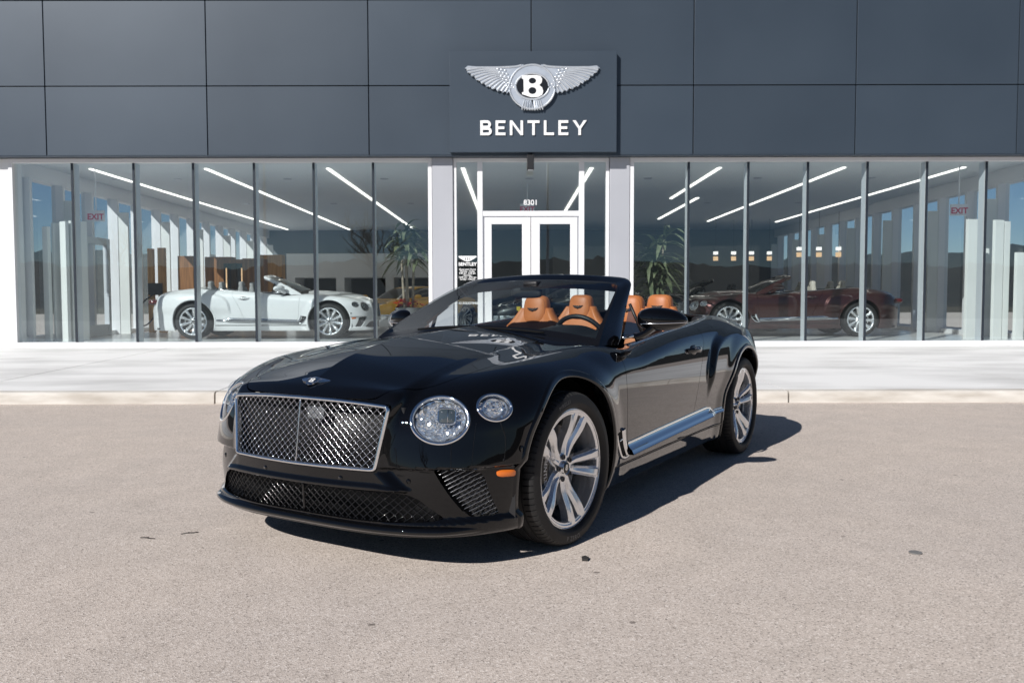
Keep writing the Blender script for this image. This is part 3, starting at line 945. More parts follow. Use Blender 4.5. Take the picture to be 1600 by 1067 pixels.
        mb.add(outer+inner+[(.510, s*(float(surf_y(.510, .437)[0])+.0065), .437)], [(k, (k+1) % 28, 28+(k+1) % 28, 28+k) for k in range(28)]+[(28+k, 28+(k+1) % 28, 56) for k in range(28)])
        mb.build('side_marker', M['amber'], root)
        y0 = float(surf_y(.468, .545)[0])
        mb = MB(); mb.lathe([(0,.004),(.012,.004),(.0135,.0)], 18); mb.v = [(x*.8+.462, s*(y+y0+.006), z*1.1+.542) for x, y, z in mb.v]; mb.build('parking_sensor', M['gloss_black'], root)
    for yy in (-.62, -.2, .26, .56):
        x0 = float(surf_x(abs(yy), .418)[0]); mb = MB(); mb.lathe([(0,.003),(.010,.003),(.0115,0)], 16, axis='x'); mb.v = [(x+x0, y+yy, z+.418) for x, y, z in mb.v]; mb.build('parking_sensor', M['paint'], root)
    # --- bonnet badge
    mb = MB(); x0 = .790; z0 = float(surf_z(x0, 0)[0]); dz = float(surf_z(x0-.03, 0)[0])-z0; t = V3((-.03, 0, dz)); t /= np.linalg.norm(t); nn = V3((-t[2]*-1, 0, 0.03)) 
    nn = np.cross(V3((0, 1, 0)), t); nn *= np.sign(nn[2])
    c0 = V3((x0, 0, z0))
    def bt(a, b, d): return tuple(c0+V3((0, 1, 0))*a+t*b+nn*(d+.004-.25*a*a*6))
    emblem(mb, bt, .090, .05, True, 0, 1, 2)
    mb.build('bonnet_badge', None, root, mats=[M['chrome'], M['gloss_black'], M['white']], autosmooth=40)
    # --- sill: black under-sill, chrome strip, vent behind the front wheel
    for s in (1, -1):
        mb = MB(); fr = []
        for x in np.linspace(-.44, -2.40, 30):
            y = float(surf_y(x, .31)[0]); fr.append(((x, s*y, .297), (0, s, 0), (0, 0, 1)))
        mb.sweep(fr, [(-.002,.003),(.0035,-.002),(.002,-.008),(-.03,-.04),(-.075,-.075),(-.12,-.08),(-.12,.0)])
        mb.build('side_sill', M['gloss_black'], root, autosmooth=50)
        mb = MB(); rows = []
        xs = np.linspace(-.66, -2.36, 50)
        for x in xs:
            f = (x+.66)/-1.70
            zt = .408+.050*f; zb = .338+.045*f
            if f > .80: zt = zb+.032+(zt-zb-.032)*math.sqrt(max(1-(min(f-.80, .085)/.085)**2, 0))
            h = zt-zb
            q_ = min(max((h-.032)/.03, 0), 1); hh = max(h-.026-.004, .002)
            pr = [(zt+.0035, -.002), (zt+.003, .0035), (zt, .0045), (zt-.0025, .0030)]+[(zt-.004-hh*u, .003+(.004+.024*q_)*u**1.9) for u in (.2, .4, .6, .8, 1.0)]
            pr += [(zb+.0225, .012+.021*q_), (zb+.019, .0135+.022*q_), (zb+.011, .0165+.023*q_), (zb+.005, .0215+.024*q_), (zb+.001, .019+.024*q_), (zb, -.003)]
            y = surf_y(np.full(len(pr), x), V3([q[0] for q in pr]))
            rows.append([(x, s*(yy+q[1]), q[0]) for yy, q in zip(y, pr)])
        m = len(rows[0]); v = [p for r_ in rows for p in r_]
        mb.add(v, [(i*m+k, i*m+k+1, (i+1)*m+k+1, (i+1)*m+k) for i in range(len(rows)-1) for k in range(m-1)])
        mb.build('sill_trim', M['chrome'], root, autosmooth=22)
        poly = [(-.470,.478),(-.590,.492),(-.602,.45),(-.64,.40),(-.668,.352),(-.655,.334),(-.60,.334),(-.545,.36),(-.49,.425)]
        mb = MB()
        ys = surf_y([p[0] for p in poly], [p[1] for p in poly])
        n = len(poly)
        v = [(p[0], s*(y+.0025), p[1]) for p, y in zip(poly, ys)]+[(p[0]+.01, s*(y-.03), p[1]) for p, y in zip(poly, ys)]
        mb.add([(p[0], s*(y+.0022), p[1]) for p, y in zip(poly, ys)], [tuple(range(n))], 0)
        path = catmull([(-.468,.476),(-.487,.425),(-.545,.358),(-.60,.332),(-.657,.332),(-.671,.352)], 5)
        yy = surf_y([p[0] for p in path], [p[1] for p in path])
        mb.tube([(p[0], s*(y+.004), p[1]) for p, y in zip(path, yy)], [.004+.007*min(k/12, 1) for k in range(len(path))], 8, mi=1)
        path = catmull([(-.572,.492),(-.590,.44),(-.612,.40),(-.640,.365),(-.66,.345)], 5)
        yy = surf_y([p[0] for p in path], [p[1] for p in path])
        mb.tube([(p[0], s*(y+.006), p[1]) for p, y in zip(path, yy)], [.020-.004*k/20 for k in range(len(path))], 8, up=(0, 1, 0), sy=.45, mi=1)
        path = [(-.50,.437),(-.55,.440),(-.595,.437)]
        yy = surf_y([p[0] for p in path], [p[1] for p in path])
        mb.tube([(p[0], s*(y+.005), p[1]) for p, y in zip(path, yy)], .005, 8, mi=1)
        mb.build('fender_vent', None, root, mats=[M['black'], M['chrome']], autosmooth=50)
    return O
def superell(c, rx, ry, rz, e=.6, nu=28, nv=18):
    vs = []; fs = []
    sg = lambda v, p: math.copysign(abs(v)**p, v)
    for j in range(nv+1):
        ph = -PI/2+PI*j/nv
        for i in range(nu):
            th = 2*PI*i/nu
            vs.append((c[0]+rx*sg(math.cos(ph), e)*sg(math.cos(th), e), c[1]+ry*sg(math.cos(ph), e)*sg(math.sin(th), e), c[2]+rz*sg(math.sin(ph), e)))
    for j in range(nv):
        for i in range(nu):
            k = (i+1) % nu; fs.append((j*nu+i, j*nu+k, (j+1)*nu+k, (j+1)*nu+i))
    return vs, fs

def build_cabin(root, M):
    # --- windscreen: outer and inner outlines of the frame (right half mirrored)
    outer = catmull([(-.820,.822,.935),(-.89,.810,.977),(-1.05,.756,1.068),(-1.22,.706,1.185),(-1.345,.672,1.266),(-1.405,.648,1.304),(-1.440,.612,1.328),(-1.452,.555,1.343),(-1.448,.40,1.357),(-1.436,.2,1.368),(-1.430,0,1.372)], 6)
    inner = catmull([(-.600,.795,.945),(-.680,.775,.998),(-.84,.732,1.083),(-1.03,.684,1.178),(-1.19,.640,1.252),(-1.275,.607,1.288),(-1.318,.560,1.304),(-1.333,.50,1.312),(-1.345,.36,1.322),(-1.332,.18,1.331),(-1.327,0,1.334)], 6)
    full = lambda c: [V3(p) for p in c]+[V3((p[0], -p[1], p[2])) for p in reversed(c[:-1])]
    Oo, Ii = full(outer), full(inner)
    mb = MB(); m = len(Oo); rows = []
    for k in range(m):
        o, i = Oo[k], Ii[k]; w = i-o; wl = np.linalg.norm(w); w /= wl
        t = Oo[min(k+1, m-1)]-Oo[max(k-1, 0)]; t /= np.linalg.norm(t)
        nn = np.cross(w, t); nn /= np.linalg.norm(nn)
        if nn[0]+nn[2] < 0: nn = -nn
        # section: rounded outer edge, flat face, then the inner return
        sec = [(wl*.75, -.008), (wl*.45, -.001), (.022, .001), (.010, -.002), (.003, -.010), (0, -.022), (.003, -.044), (.012, -.054), (.030, -.075), (wl*.55, -.085), (wl*.92, -.030), (wl, -.012)]
        rows.append([o+w*a+nn*b for a, b in sec])
    q = len(rows[0]); v = [p for r in rows for p in r]
    mb.add(v, [(k*q+i, k*q+(i+1) % q, (k+1)*q+(i+1) % q, (k+1)*q+i) for k in range(m-1) for i in range(q)])
    fr = mb.build('windscreen_frame', M['paint'], root, autosmooth=45)
    # black border printed on the glass + the glass itself
    base = catmull([(-.600,.795,.945),(-.585,.60,.975),(-.562,.38,.998),(-.548,.18,1.010),(-.543,0,1.014)], 8)
    def glass_pt(s, t):
        # s along width -1..1, t 0..1 from base to header
        k = abs(s)
        bi = base[0]*0
        j = (1-k)*(len(base)-1); a = int(min(j, len(base)-2)); b = base[a]+(base[a+1]-base[a])*(j-a)
        hd = inner[-24:]; j2 = (1-k)*(len(hd)-1); a2 = int(min(j2, len(hd)-2)); h = hd[a2]+(hd[a2+1]-hd[a2])*(j2-a2)
        if k > .999:
            pass
        p = b+(h-b)*t
        p = p+V3((.75, 0, .65))*(.030*4*t*(1-t))*(1-.65*k*k)
        return V3((p[0], p[1]*(1 if s >= 0 else -1), p[2]))
    ns, nt = 49, 25
    ss = np.linspace(-1, 1, ns); tt = np.linspace(0, 1, nt)
    pts = []
    for t in tt:
        for s in ss:
            p = glass_pt(s, t)
            pts.append(p-V3((.75, 0, .65))*.008)
    P2 = V3(pts)
    # the edge follows the pillar: pull the outer columns to the inner outline by height
    iz = V3([p[2] for p in inner]); iy = V3([p[1] for p in inner]); ix = V3([p[0] for p in inner])
    for n_, t in enumerate(tt):
        row = P2[n_*ns:(n_+1)*ns]
        z = row[0][2]
        ye = np.interp(z, iz[:36], iy[:36]); xe = np.interp(z, iz[:36], ix[:36])
        ymax = abs(row[0][1])
        for j in range(ns):
            f = row[j][1]/ymax
            row[j][1] = f*ye
            row[j][0] += (xe-.004-row[0][0]*0-row[-1][0]*0-row[j][0])*abs(f)**6*.9
    f_g = []; f_b = []
    for a in range(nt-1):
        for b in range(ns-1):
            q4 = (a*ns+b, a*ns+b+1, (a+1)*ns+b+1, (a+1)*ns+b)
            edge = a < 2 or a >= nt-2 or b < 1 or b >= ns-2+1-1
            mirror_patch = a >= nt-5 and abs((b+.5)-(ns-1)/2) < 2.6
            (f_b if edge or mirror_patch else f_g).append(q4)
    obj('windscreen', P2, f_g, M['windscreen'], root)
    mb = MB(); mb.add(P2, f_b); mb.build('windscreen_border', M['frit'], root)
    # cowl panel below the glass with two wipers
    mb = MB(); rows = []
    for k in range(33):
        s = -1+2*k/32; b = glass_pt(s, 0.0)
        rows += [b+V3((.0, 0, -.004)), b+V3((.045, 0, -.022)), b+V3((.10, 0, -.05)), b+V3((-.10, 0, -.06))]
    mb.add(rows, [(k*4+i, k*4+i+1, (k+1)*4+i+1, (k+1)*4+i) for k in range(32) for i in range(3)])
    mb.build('cowl', M['frit'], root)
    for y0, y1 in ((.60, .05), (-.02, -.56)):
        mb = MB()
        pts_ = [glass_pt(y0+(y1-y0)*t, .018)+V3((.012, 0, .010)) for t in np.linspace(0, 1, 12)]
        mb.tube(pts_, .006, 6)
        mb.build('wiper', M['black'], root)
    # --- rear-view mirror
    vs, fs = superell((-1.262, -.05, 1.240), .022, .118, .036, .55)
    mb = MB(); mb.add(vs, fs); mb.tube([(-1.245, 0, 1.26), (-1.255, 0, 1.315)], .014, 10)
    mb.box(-1.29, -1.215, -.055, .055, 1.283, 1.318, bev=.012)
    mb.build('rear_view_mirror', M['trimblack'], root, autosmooth=50)
    # --- dashboard, instrument hood, steering wheel
    mb = MB(); rows = []
    for y in np.linspace(-.74, .74, 60):
        h = .040*math.exp(-((y-.38)/.17)**4)+.012*math.exp(-((y+.38)/.22)**4)
        xf = -.60-.20*(y/.74)**2
        rows.append([(xf-.02, y, .960), (xf-.10, y, .982), (xf-.30, y, .992+h*.8), (-1.055, y, .998+h), (-1.085, y, .990+h), (-1.095, y, .965+h), (-1.06, y, .90), (-1.10, y, .78), (-1.0, y, .55)])
    q = len(rows[0]); v = [p for r in rows for p in r]
    mb.add(v, [(k*q+i, k*q+i+1, (k+1)*q+i+1, (k+1)*q+i) for k in range(59) for i in range(q-1)])
    mb.build('dashboard', M['dash'], root, autosmooth=40)
    mb = MB(); mb.box(-1.112, -1.098, -.12, .12, .80, .965, bev=.004)
    mb.build('centre_display', M['darkglass'], root, smooth=False)
    c = V3((-1.22, .38, .925)); ax = V3((-.90, 0, .43)); ax /= np.linalg.norm(ax); u1 = V3((0, 1, 0)); u2 = np.cross(ax, u1); u2 *= np.sign(u2[2])
    mb = MB(); mb.tube([c+.182*(math.cos(t)*u1+math.sin(t)*u2) for t in np.linspace(0, 2*PI, 48, endpoint=False)], .0155, 10, closed=True, up=ax)
    for a in (200, 340, 270): 
        t = math.radians(a); mb.tube([c-ax*.03, c+.175*(math.cos(t)*u1+math.sin(t)*u2)], [.03, .016], 8, up=ax, sy=.5)
    vs, fs = superell((0, 0, 0), .03, .075, .065, .7)
    mb.add([c-ax*.02+ax*p[0]+u1*p[1]+u2*p[2] for p in vs], fs); mb.tube([c-ax*.02, c-ax*.25], .04, 10)
    mb.build('steering_wheel', M['trimblack'], root, autosmooth=50)
    # --- seats
    def seat(cx, cy, zt, nm, rear=False):
        w = .27 if not rear else .28
        # back rest: stacked rounded sections, leaning back
        zs = [.36, .46, .60, .74, .86, .95, 1.00, 1.04, zt-.135, zt-.095]
        ws = [.25, .26, .255, .25, .262, .255, .232, .190, .152, .128]
        ts = [.085, .09, .085, .08, .075, .07, .062, .055, .048, .03]
        mb = MB(); rows = []; nn = 32
        zz = np.linspace(zs[0], zs[-1], 30); wz = np.interp(zz, zs, ws); tz = np.interp(zz, zs, ts)
        for z, w_, t_ in zip(zz, wz, tz):
            xo = cx+.02-.20*(z-.95)-.04
            r = []
            for k in range(nn):
                a = 2*PI*k/nn; cc, ss = math.cos(a), math.sin(a)
                bol = .030*math.exp(-((abs(ss)-.85)/.22)**2)*(1 if cc > 0 else 0)
                r.append((xo+t_*math.copysign(abs(cc)**.6, cc)+bol, cy+w_*math.copysign(abs(ss)**.75, ss), z))
            rows += r
        n = len(zz)
        mb.add(rows, [(i*nn+k, i*nn+(k+1) % nn, (i+1)*nn+(k+1) % nn, (i+1)*nn+k) for i in range(n-1) for k in range(nn)]+[tuple(range((n-1)*nn, n*nn))])
        vs, fs = superell((cx+.20, cy, .42), .27, w, .09, .6); mb.add(vs, fs)
        for s_ in (-1, 1):
            vs, fs = superell((cx+.22, cy+s_*w*.86, .47), .24, .055, .075, .7); mb.add(vs, fs)
        st = mb.build(nm, M['leather'], root, autosmooth=60)
        # head restraint
        mb = MB(); hw, hh = (.103, .112) if not rear else (.103, .105)
        vs, fs = superell((0, 0, 0), .050, hw, hh, .5, 36, 22)
        xo = cx-.02-.20*(zt-.085-.95)-.035; cz = zt-hh
        out = []
        for x, y, z in vs:
            k = 1-.10*(z/hh)*(-1 if z < 0 else .6)
            if z < 0: k = 1-.16*(z/hh)**2
            out.append((xo+.045+x-.15*z+.02*(1-(y/hw)**2), cy+y*k, cz+z))
        mb.add(out, fs); hr = mb.build('headrest', M['leather'], st, autosmooth=60)
        # piping around the front face
        mb = MB(); pts_ = []
        for k in range(44):
            a = 2*PI*k/44; cc, ss = math.cos(a), math.sin(a)
            y = hw*.87*math.copysign(abs(cc)**.62, cc); z = hh*.88*math.copysign(abs(ss)**.62, ss)
            if z < 0: y *= 1-.16*(z/hh)**2
            pts_.append((xo+.045+.0395-.15*z+.02*(1-(y/hw)**2)-.002, cy+y, cz+z))
        mb.tube(pts_, .0028, 6, closed=True, up=(1, 0, 0)); mb.build('headrest_piping', M['leather_dark'], st)
        mb = MB()
        def hp(a, b, d):
            z = b+.006; return (xo+.045+.0515-.15*z+.02*(1-(a/hw)**2)+d, cy+a, cz+z)
        for sg in (-1, 1):
            w_ = catmull([(.012,.012),(.030,.012),(.047,.0125),(.040,.003),(.028,-.006),(.016,-.011)], 3)
            poly = [(sg*p[0], p[1]) for p in w_]
            mb.prism(poly if sg > 0 else poly[::-1], hp, .0008, .003)
        mb.prism([(.015*math.cos(t), -.002+.013*math.sin(t)) for t in np.linspace(0, 2*PI, 18, endpoint=False)], hp, .0008, .0036)
        mb.build('headrest_emblem', M['embroidery'], st)
        return st
    seat(-1.945, -.385, 1.225, 'seat'); seat(-1.945, .385, 1.225, 'seat')
    seat(-2.62, -.345, 1.232, 'rear_seat', True); seat(-2.62, .345, 1.232, 'rear_seat', True)
    # --- cabin tub: door cards, rear wall, floor
    for s in (1, -1):
        mb = MB(); rows = []
        for x in np.linspace(-.80, -2.70, 40):
            ye = float(np.interp(-x, [.8,.95,1.3,1.8,2.2,2.5,2.66,2.72], [.69,.765,.785,.785,.765,.73,.68,.62]))
            zt = float(surf_z(x, ye)[0])-.004
            rows.append([(x, s*(ye+.006), zt), (x, s*(ye-.02), zt-.004), (x, s*(ye-.045), zt-.02), (x, s*(ye-.05), zt-.05), (x, s*(ye-.05), zt-.055), (x, s*(ye-.035), .70), (x, s*(ye-.06), .62), (x, s*(ye-.03), .40), (x, s*(ye-.05), .25)])
        q = len(rows[0]); v = [p for r in rows for p in r]
        fm = [(k*q+i, k*q+i+1, (k+1)*q+i+1, (k+1)*q+i) for k in range(39) for i in range(q-1)]
        o = MB()
        o.add(v, [f for n_, f in enumerate(fm) if n_ % (q-1) < 4], 0); o.add(v, [f for n_, f in enumerate(fm) if n_ % (q-1) >= 4], 1)
        o.build('door_card', None, root, mats=[M['trimblack'], M['leather']], autosmooth=50)
    mb = MB(); mb.box(-2.86, -2.80, -.66, .66, .3, 1.03); mb.box(-2.85, -.9, -.72, .72, .24, .26)
    mb.box(-2.55, -1.0, -.11, .11, .26, .60, bev=.02)
    mb.build('cabin_floor', M['trimblack'], root, smooth=False)
    # --- chrome line along the belt and round the roof cover
    pts_ = []
    for x, y in catmull([(-.985,.806),(-1.3,.818),(-1.8,.818),(-2.2,.800),(-2.48,.768),(-2.60,.735),(-2.668,.700)], 8)+[]:
        pts_.append((x, y, float(surf_z(x, y)[0])+.001))
    for s in (1, -1):
        mb = MB(); mb.tube([(x, s*y, z) for x, y, z in pts_], .009, 8, sx=1.0, sy=.7)
        mb.build('belt_trim', M['satin_chrome'], root)
    # --- quarter light behind the pillar
    for s in (1, -1):
        a, b, c_ = (-.935, .797, .985), (-1.215, .800, .990), (-1.195, .724, 1.168)
        mb = MB(); mb.add([(x, s*y, z) for x, y, z in (a, b, c_)], [(0, 1, 2)]); ql = mb.build('quarter_light', M['sideglass'], root, smooth=False)
        mb = MB(); mb.tube([(x, s*y, z) for x, y, z in (b, c_)], .012, 8, sx=1.3, sy=.8); mb.build('quarter_light_frame', M['trimblack'], root)
        mb = MB(); mb.tube([(x, s*y, z-.004) for x, y, z in ((-.905, .806, .975), (-1.08, .806, .982), (-1.25, .808, .986))], .010, 8, sx=.9); mb.build('window_trim', M['satin_chrome'], root)
    # --- door mirrors
    for s in (1, -1):
        c = V3((-1.055, .992, 1.073)) if s > 0 else V3((-1.045, .945, 1.055)); d1 = V3((-.50, .866, 0.03)); d1 /= np.linalg.norm(d1); d3 = V3((0, 0, 1)); d2 = np.cross(d3, d1); d2 /= np.linalg.norm(d2)   # d2 points forward-ish
        if d2[0] < 0: d2 = -d2
        vs, fs = superell((0, 0, 0), 1, 1, 1, .82, 40, 26)
        out = []
        for x, y, z in vs:
            rx = .148; ry = .080; rz = .074
            yy = y*ry if y > 0 else y*.045
            k = 1-.18*max(x, 0)**2
            zz = z*rz*(k if z > 0 else .82*k)+.016*(-x)*(1 if z > 0 else .2)
            p = c+d1*x*rx+d2*yy*(1-.2*max(x, 0))+d3*zz
            out.append((p[0], s*p[1], p[2]))
        mb = MB(); mb.add(out, fs); mir = mb.build('wing_mirror', M['paint'], root)
        mb = MB()
        st = [(-.95, .862, .972), (-.965, .900, .985), (-.985, .935, 1.010), (-1.01, .955, 1.035)]
        mb.tube([(x, s*y, z) for x, y, z in catmull(st, 4)], [.050, .046, .043, .041, .040, .039, .038, .037, .036, .036, .038, .040, .042][:13], 14, sx=.55, sy=1.0, up=(1, 0, 0))
        mb.build('mirror_stalk', M['paint'], mir)
        mb = MB(); ln = []
        for k in range(22):
            x = -.93+1.9*k/21; yy = math.sqrt(max(1-abs(x)**2.2, 0.0))*.0815*(1-.2*max(x, 0)); p = c+d1*x*.149+d2*(yy+.0005)+d3*(-.016)
            ln.append((p[0], s*p[1], p[2]))
        mb.tube(ln, .0035, 6); mb.build('mirror_trim', M['satin_chrome'], mir)
        mb = MB(); p0 = c-d2*.0455
        mb.add([tuple((q*V3((1, s, 1)))) for q in (p0+d1*(.115*math.cos(t))+d3*(.052*math.sin(t)) for t in np.linspace(0, 2*PI, 28, endpoint=False))], [tuple(range(28))])
        mb.build('mirror_glass', M['mirror'], mir, smooth=False)
    # --- door handles
    for s in (1, -1):
        mb = MB(); xs = np.linspace(-1.665, -1.915, 16)
        y = surf_y(xs, np.full(16, .862))
        pts_ = [(x, s*(yy+.004+.034*math.sin(PI*min(max((k-.8)/13.4, 0), 1))**.55), .862) for k, (x, yy) in enumerate(zip(xs, y))]
        mb.tube(pts_, [.010+.008*math.sin(PI*k/15) for k in range(16)], 10, up=(0, 0, 1), sx=.7, sy=1.15)
        h = mb.build('door_handle', M['paint'], root)
        mb = MB(); mb.tube([(x, y+s*.0075, z+.012) for x, y, z in pts_[3:13]], .0025, 6); mb.build('handle_trim', M['chrome'], h)
        mb = MB(); vs, fs = superell((-1.795, 0, .855), .075, .012, .036, .9); y0 = float(surf_y(-1.795, .855)[0])
        mb.add([(p[0], s*(y0-.004+p[1]), p[2]) for p in vs], fs); mb.build('handle_recess', M['gloss_black'], h)
    # --- tail: lamps, plate recess, exhausts
    for s in (1, -1):
        mb = MB(); vs, fs = superell((-3.80, s*.56, .78), .12, .13, .06, .8); mb.add(vs, fs); mb.build('tail_lamp', M['redlamp'], root)
    return None

def build_car(M, q=1.0, style='twin'):
    root = thing('convertible_car', None, None)
    build_body(root, M, q)
    build_details(root, M)
    build_cabin(root, M)
    D = wheel_meshes(M, style)
    w = place_wheel(D, root, (0, .824, RW), -21, False, True); w.rotation_euler[2] = math.radians(-3.4)
    place_wheel(D, root, (-WB, .836, RW), 0)
    w = place_wheel(D, root, (0, -.824, RW), 30, True); w.rotation_euler[2] = PI-math.radians(3.4)
    place_wheel(D, root, (-WB, -.836, RW), 10, True)
    return root

def car_materials():
    M = {}
    M['paint'] = paint_mat('black_paint', (.0022,.0022,.0026), .040)
    M['softblack'] = mat('roof_cover_black', (.012,.012,.014), .22, coat=.4)
    M['black'] = mat('matt_black', (.004,.004,.004), .8, spec=.2)
    M['radiator'] = mat('radiator_black', (.012,.012,.013), .55)
    M['gloss_black'] = mat('gloss_black', (.006,.006,.007), .12, spec=.6)
    M['trimblack'] = mat('black_leather', (.013,.013,.015), .45)
    noise_col(M['trimblack'], (.010,.010,.012), (.018,.018,.020), 60, bump=.15, bscale=300)
    M['dash'] = mat('dashboard_black', (.012,.013,.015), .42); noise_col(M['dash'], (.010,.011,.013), (.015,.016,.018), 50, bump=.1, bscale=400)
    M['frit'] = mat('glass_border', (.006,.006,.007), .10, spec=.5)
    M['chrome'] = mat('chrome', (.82,.83,.85), .05, 1.0)
    M['satin_chrome'] = mat('satin_chrome', (.70,.71,.73), .22, 1.0)
    M['lattice'] = mat('lattice_chrome', (.58,.59,.62), .13, 1.0)
    M['darkchrome'] = mat('dark_chrome', (.48,.49,.51), .18, 1.0)
    M['meshgrey'] = mat('mesh_dark_grey', (.020,.020,.022), .4)
    M['crystal'] = mat('cut_crystal', (.86,.89,.93), .06, .85, coat=.6, coat_rough=.02)
    M['darkglass'] = mat('dark_glass', (.01,.014,.02), .03, spec=.7, coat=.6)
    M['smoke'] = mat('sensor_grey', (.16,.17,.18), .25)
    M['projector'] = mat('projector_glass', (.05,.065,.075), .06, spec=.8, coat=.8)
    M['amber'] = mat('amber_lens', (.75,.17,.012), .12, spec=.5, coat=.8); 
    M['redlamp'] = mat('red_lens', (.09,.003,.004), .12, coat=.8)
    M['alloy'] = mat('alloy_silver', (.86,.87,.89), .22, .75, coat=.7, coat_rough=.03)
    M['rubber'] = mat('tyre_rubber', (.014,.014,.015), .62, spec=.35)
    noise_col(M['rubber'], (.011,.011,.012), (.020,.0195,.019), 14, bump=.06, bscale=200, rough=(.5,.72))
    M['rubber_mark'] = mat('tyre_marking', (.15,.15,.155), .5)
    M['disc'] = mat('brake_iron', (.28,.27,.26), .38, .8); 
    M['caliper'] = mat('caliper_black', (.01,.01,.011), .25)
    M['white'] = mat('white_print', (.75,.75,.75), .5)
    M['darkmetal'] = mat('dark_bolts', (.10,.10,.105), .35, .8)
    M['leather'] = mat('tan_leather', (.46,.165,.055), .42, spec=.35)
    noise_col(M['leather'], (.41,.135,.040), (.50,.185,.066), 9, bump=.12, bscale=260, rough=(.36,.5))
    M['leather_dark'] = mat('tan_piping', (.28,.09,.03), .5)
    M['embroidery'] = mat('dark_embroidery', (.045,.032,.026), .7)
    M['windscreen'] = glass_mat('windscreen_glass', (.80,.87,.86), 1.5)
    M['sideglass'] = glass_mat('side_glass', (.38,.42,.48), 3.0)
    M['lampglass'] = glass_mat('lamp_glass', (.97,.98,.98), 1.0)
    M['mirror'] = mat('mirror_glass', (.8,.82,.84), .01, 1.0)
    return M
# ------------------------------------------------------------------ the place (world frame: x right, y away from the street, z up)
FZ = .36          # showroom floor
GY = 16.5         # glass line
def dup_tree(o, parent=None):
    c = o.copy(); C.objects.link(c); c.parent = parent
    for ch in [q for q in KIDS.get(o.name, [])]: dup_tree(ch, c)
    return c
KIDS = {}
def index_kids():
    KIDS.clear()
    for o in bpy.data.objects:
        if o.parent: KIDS.setdefault(o.parent.name, []).append(o)

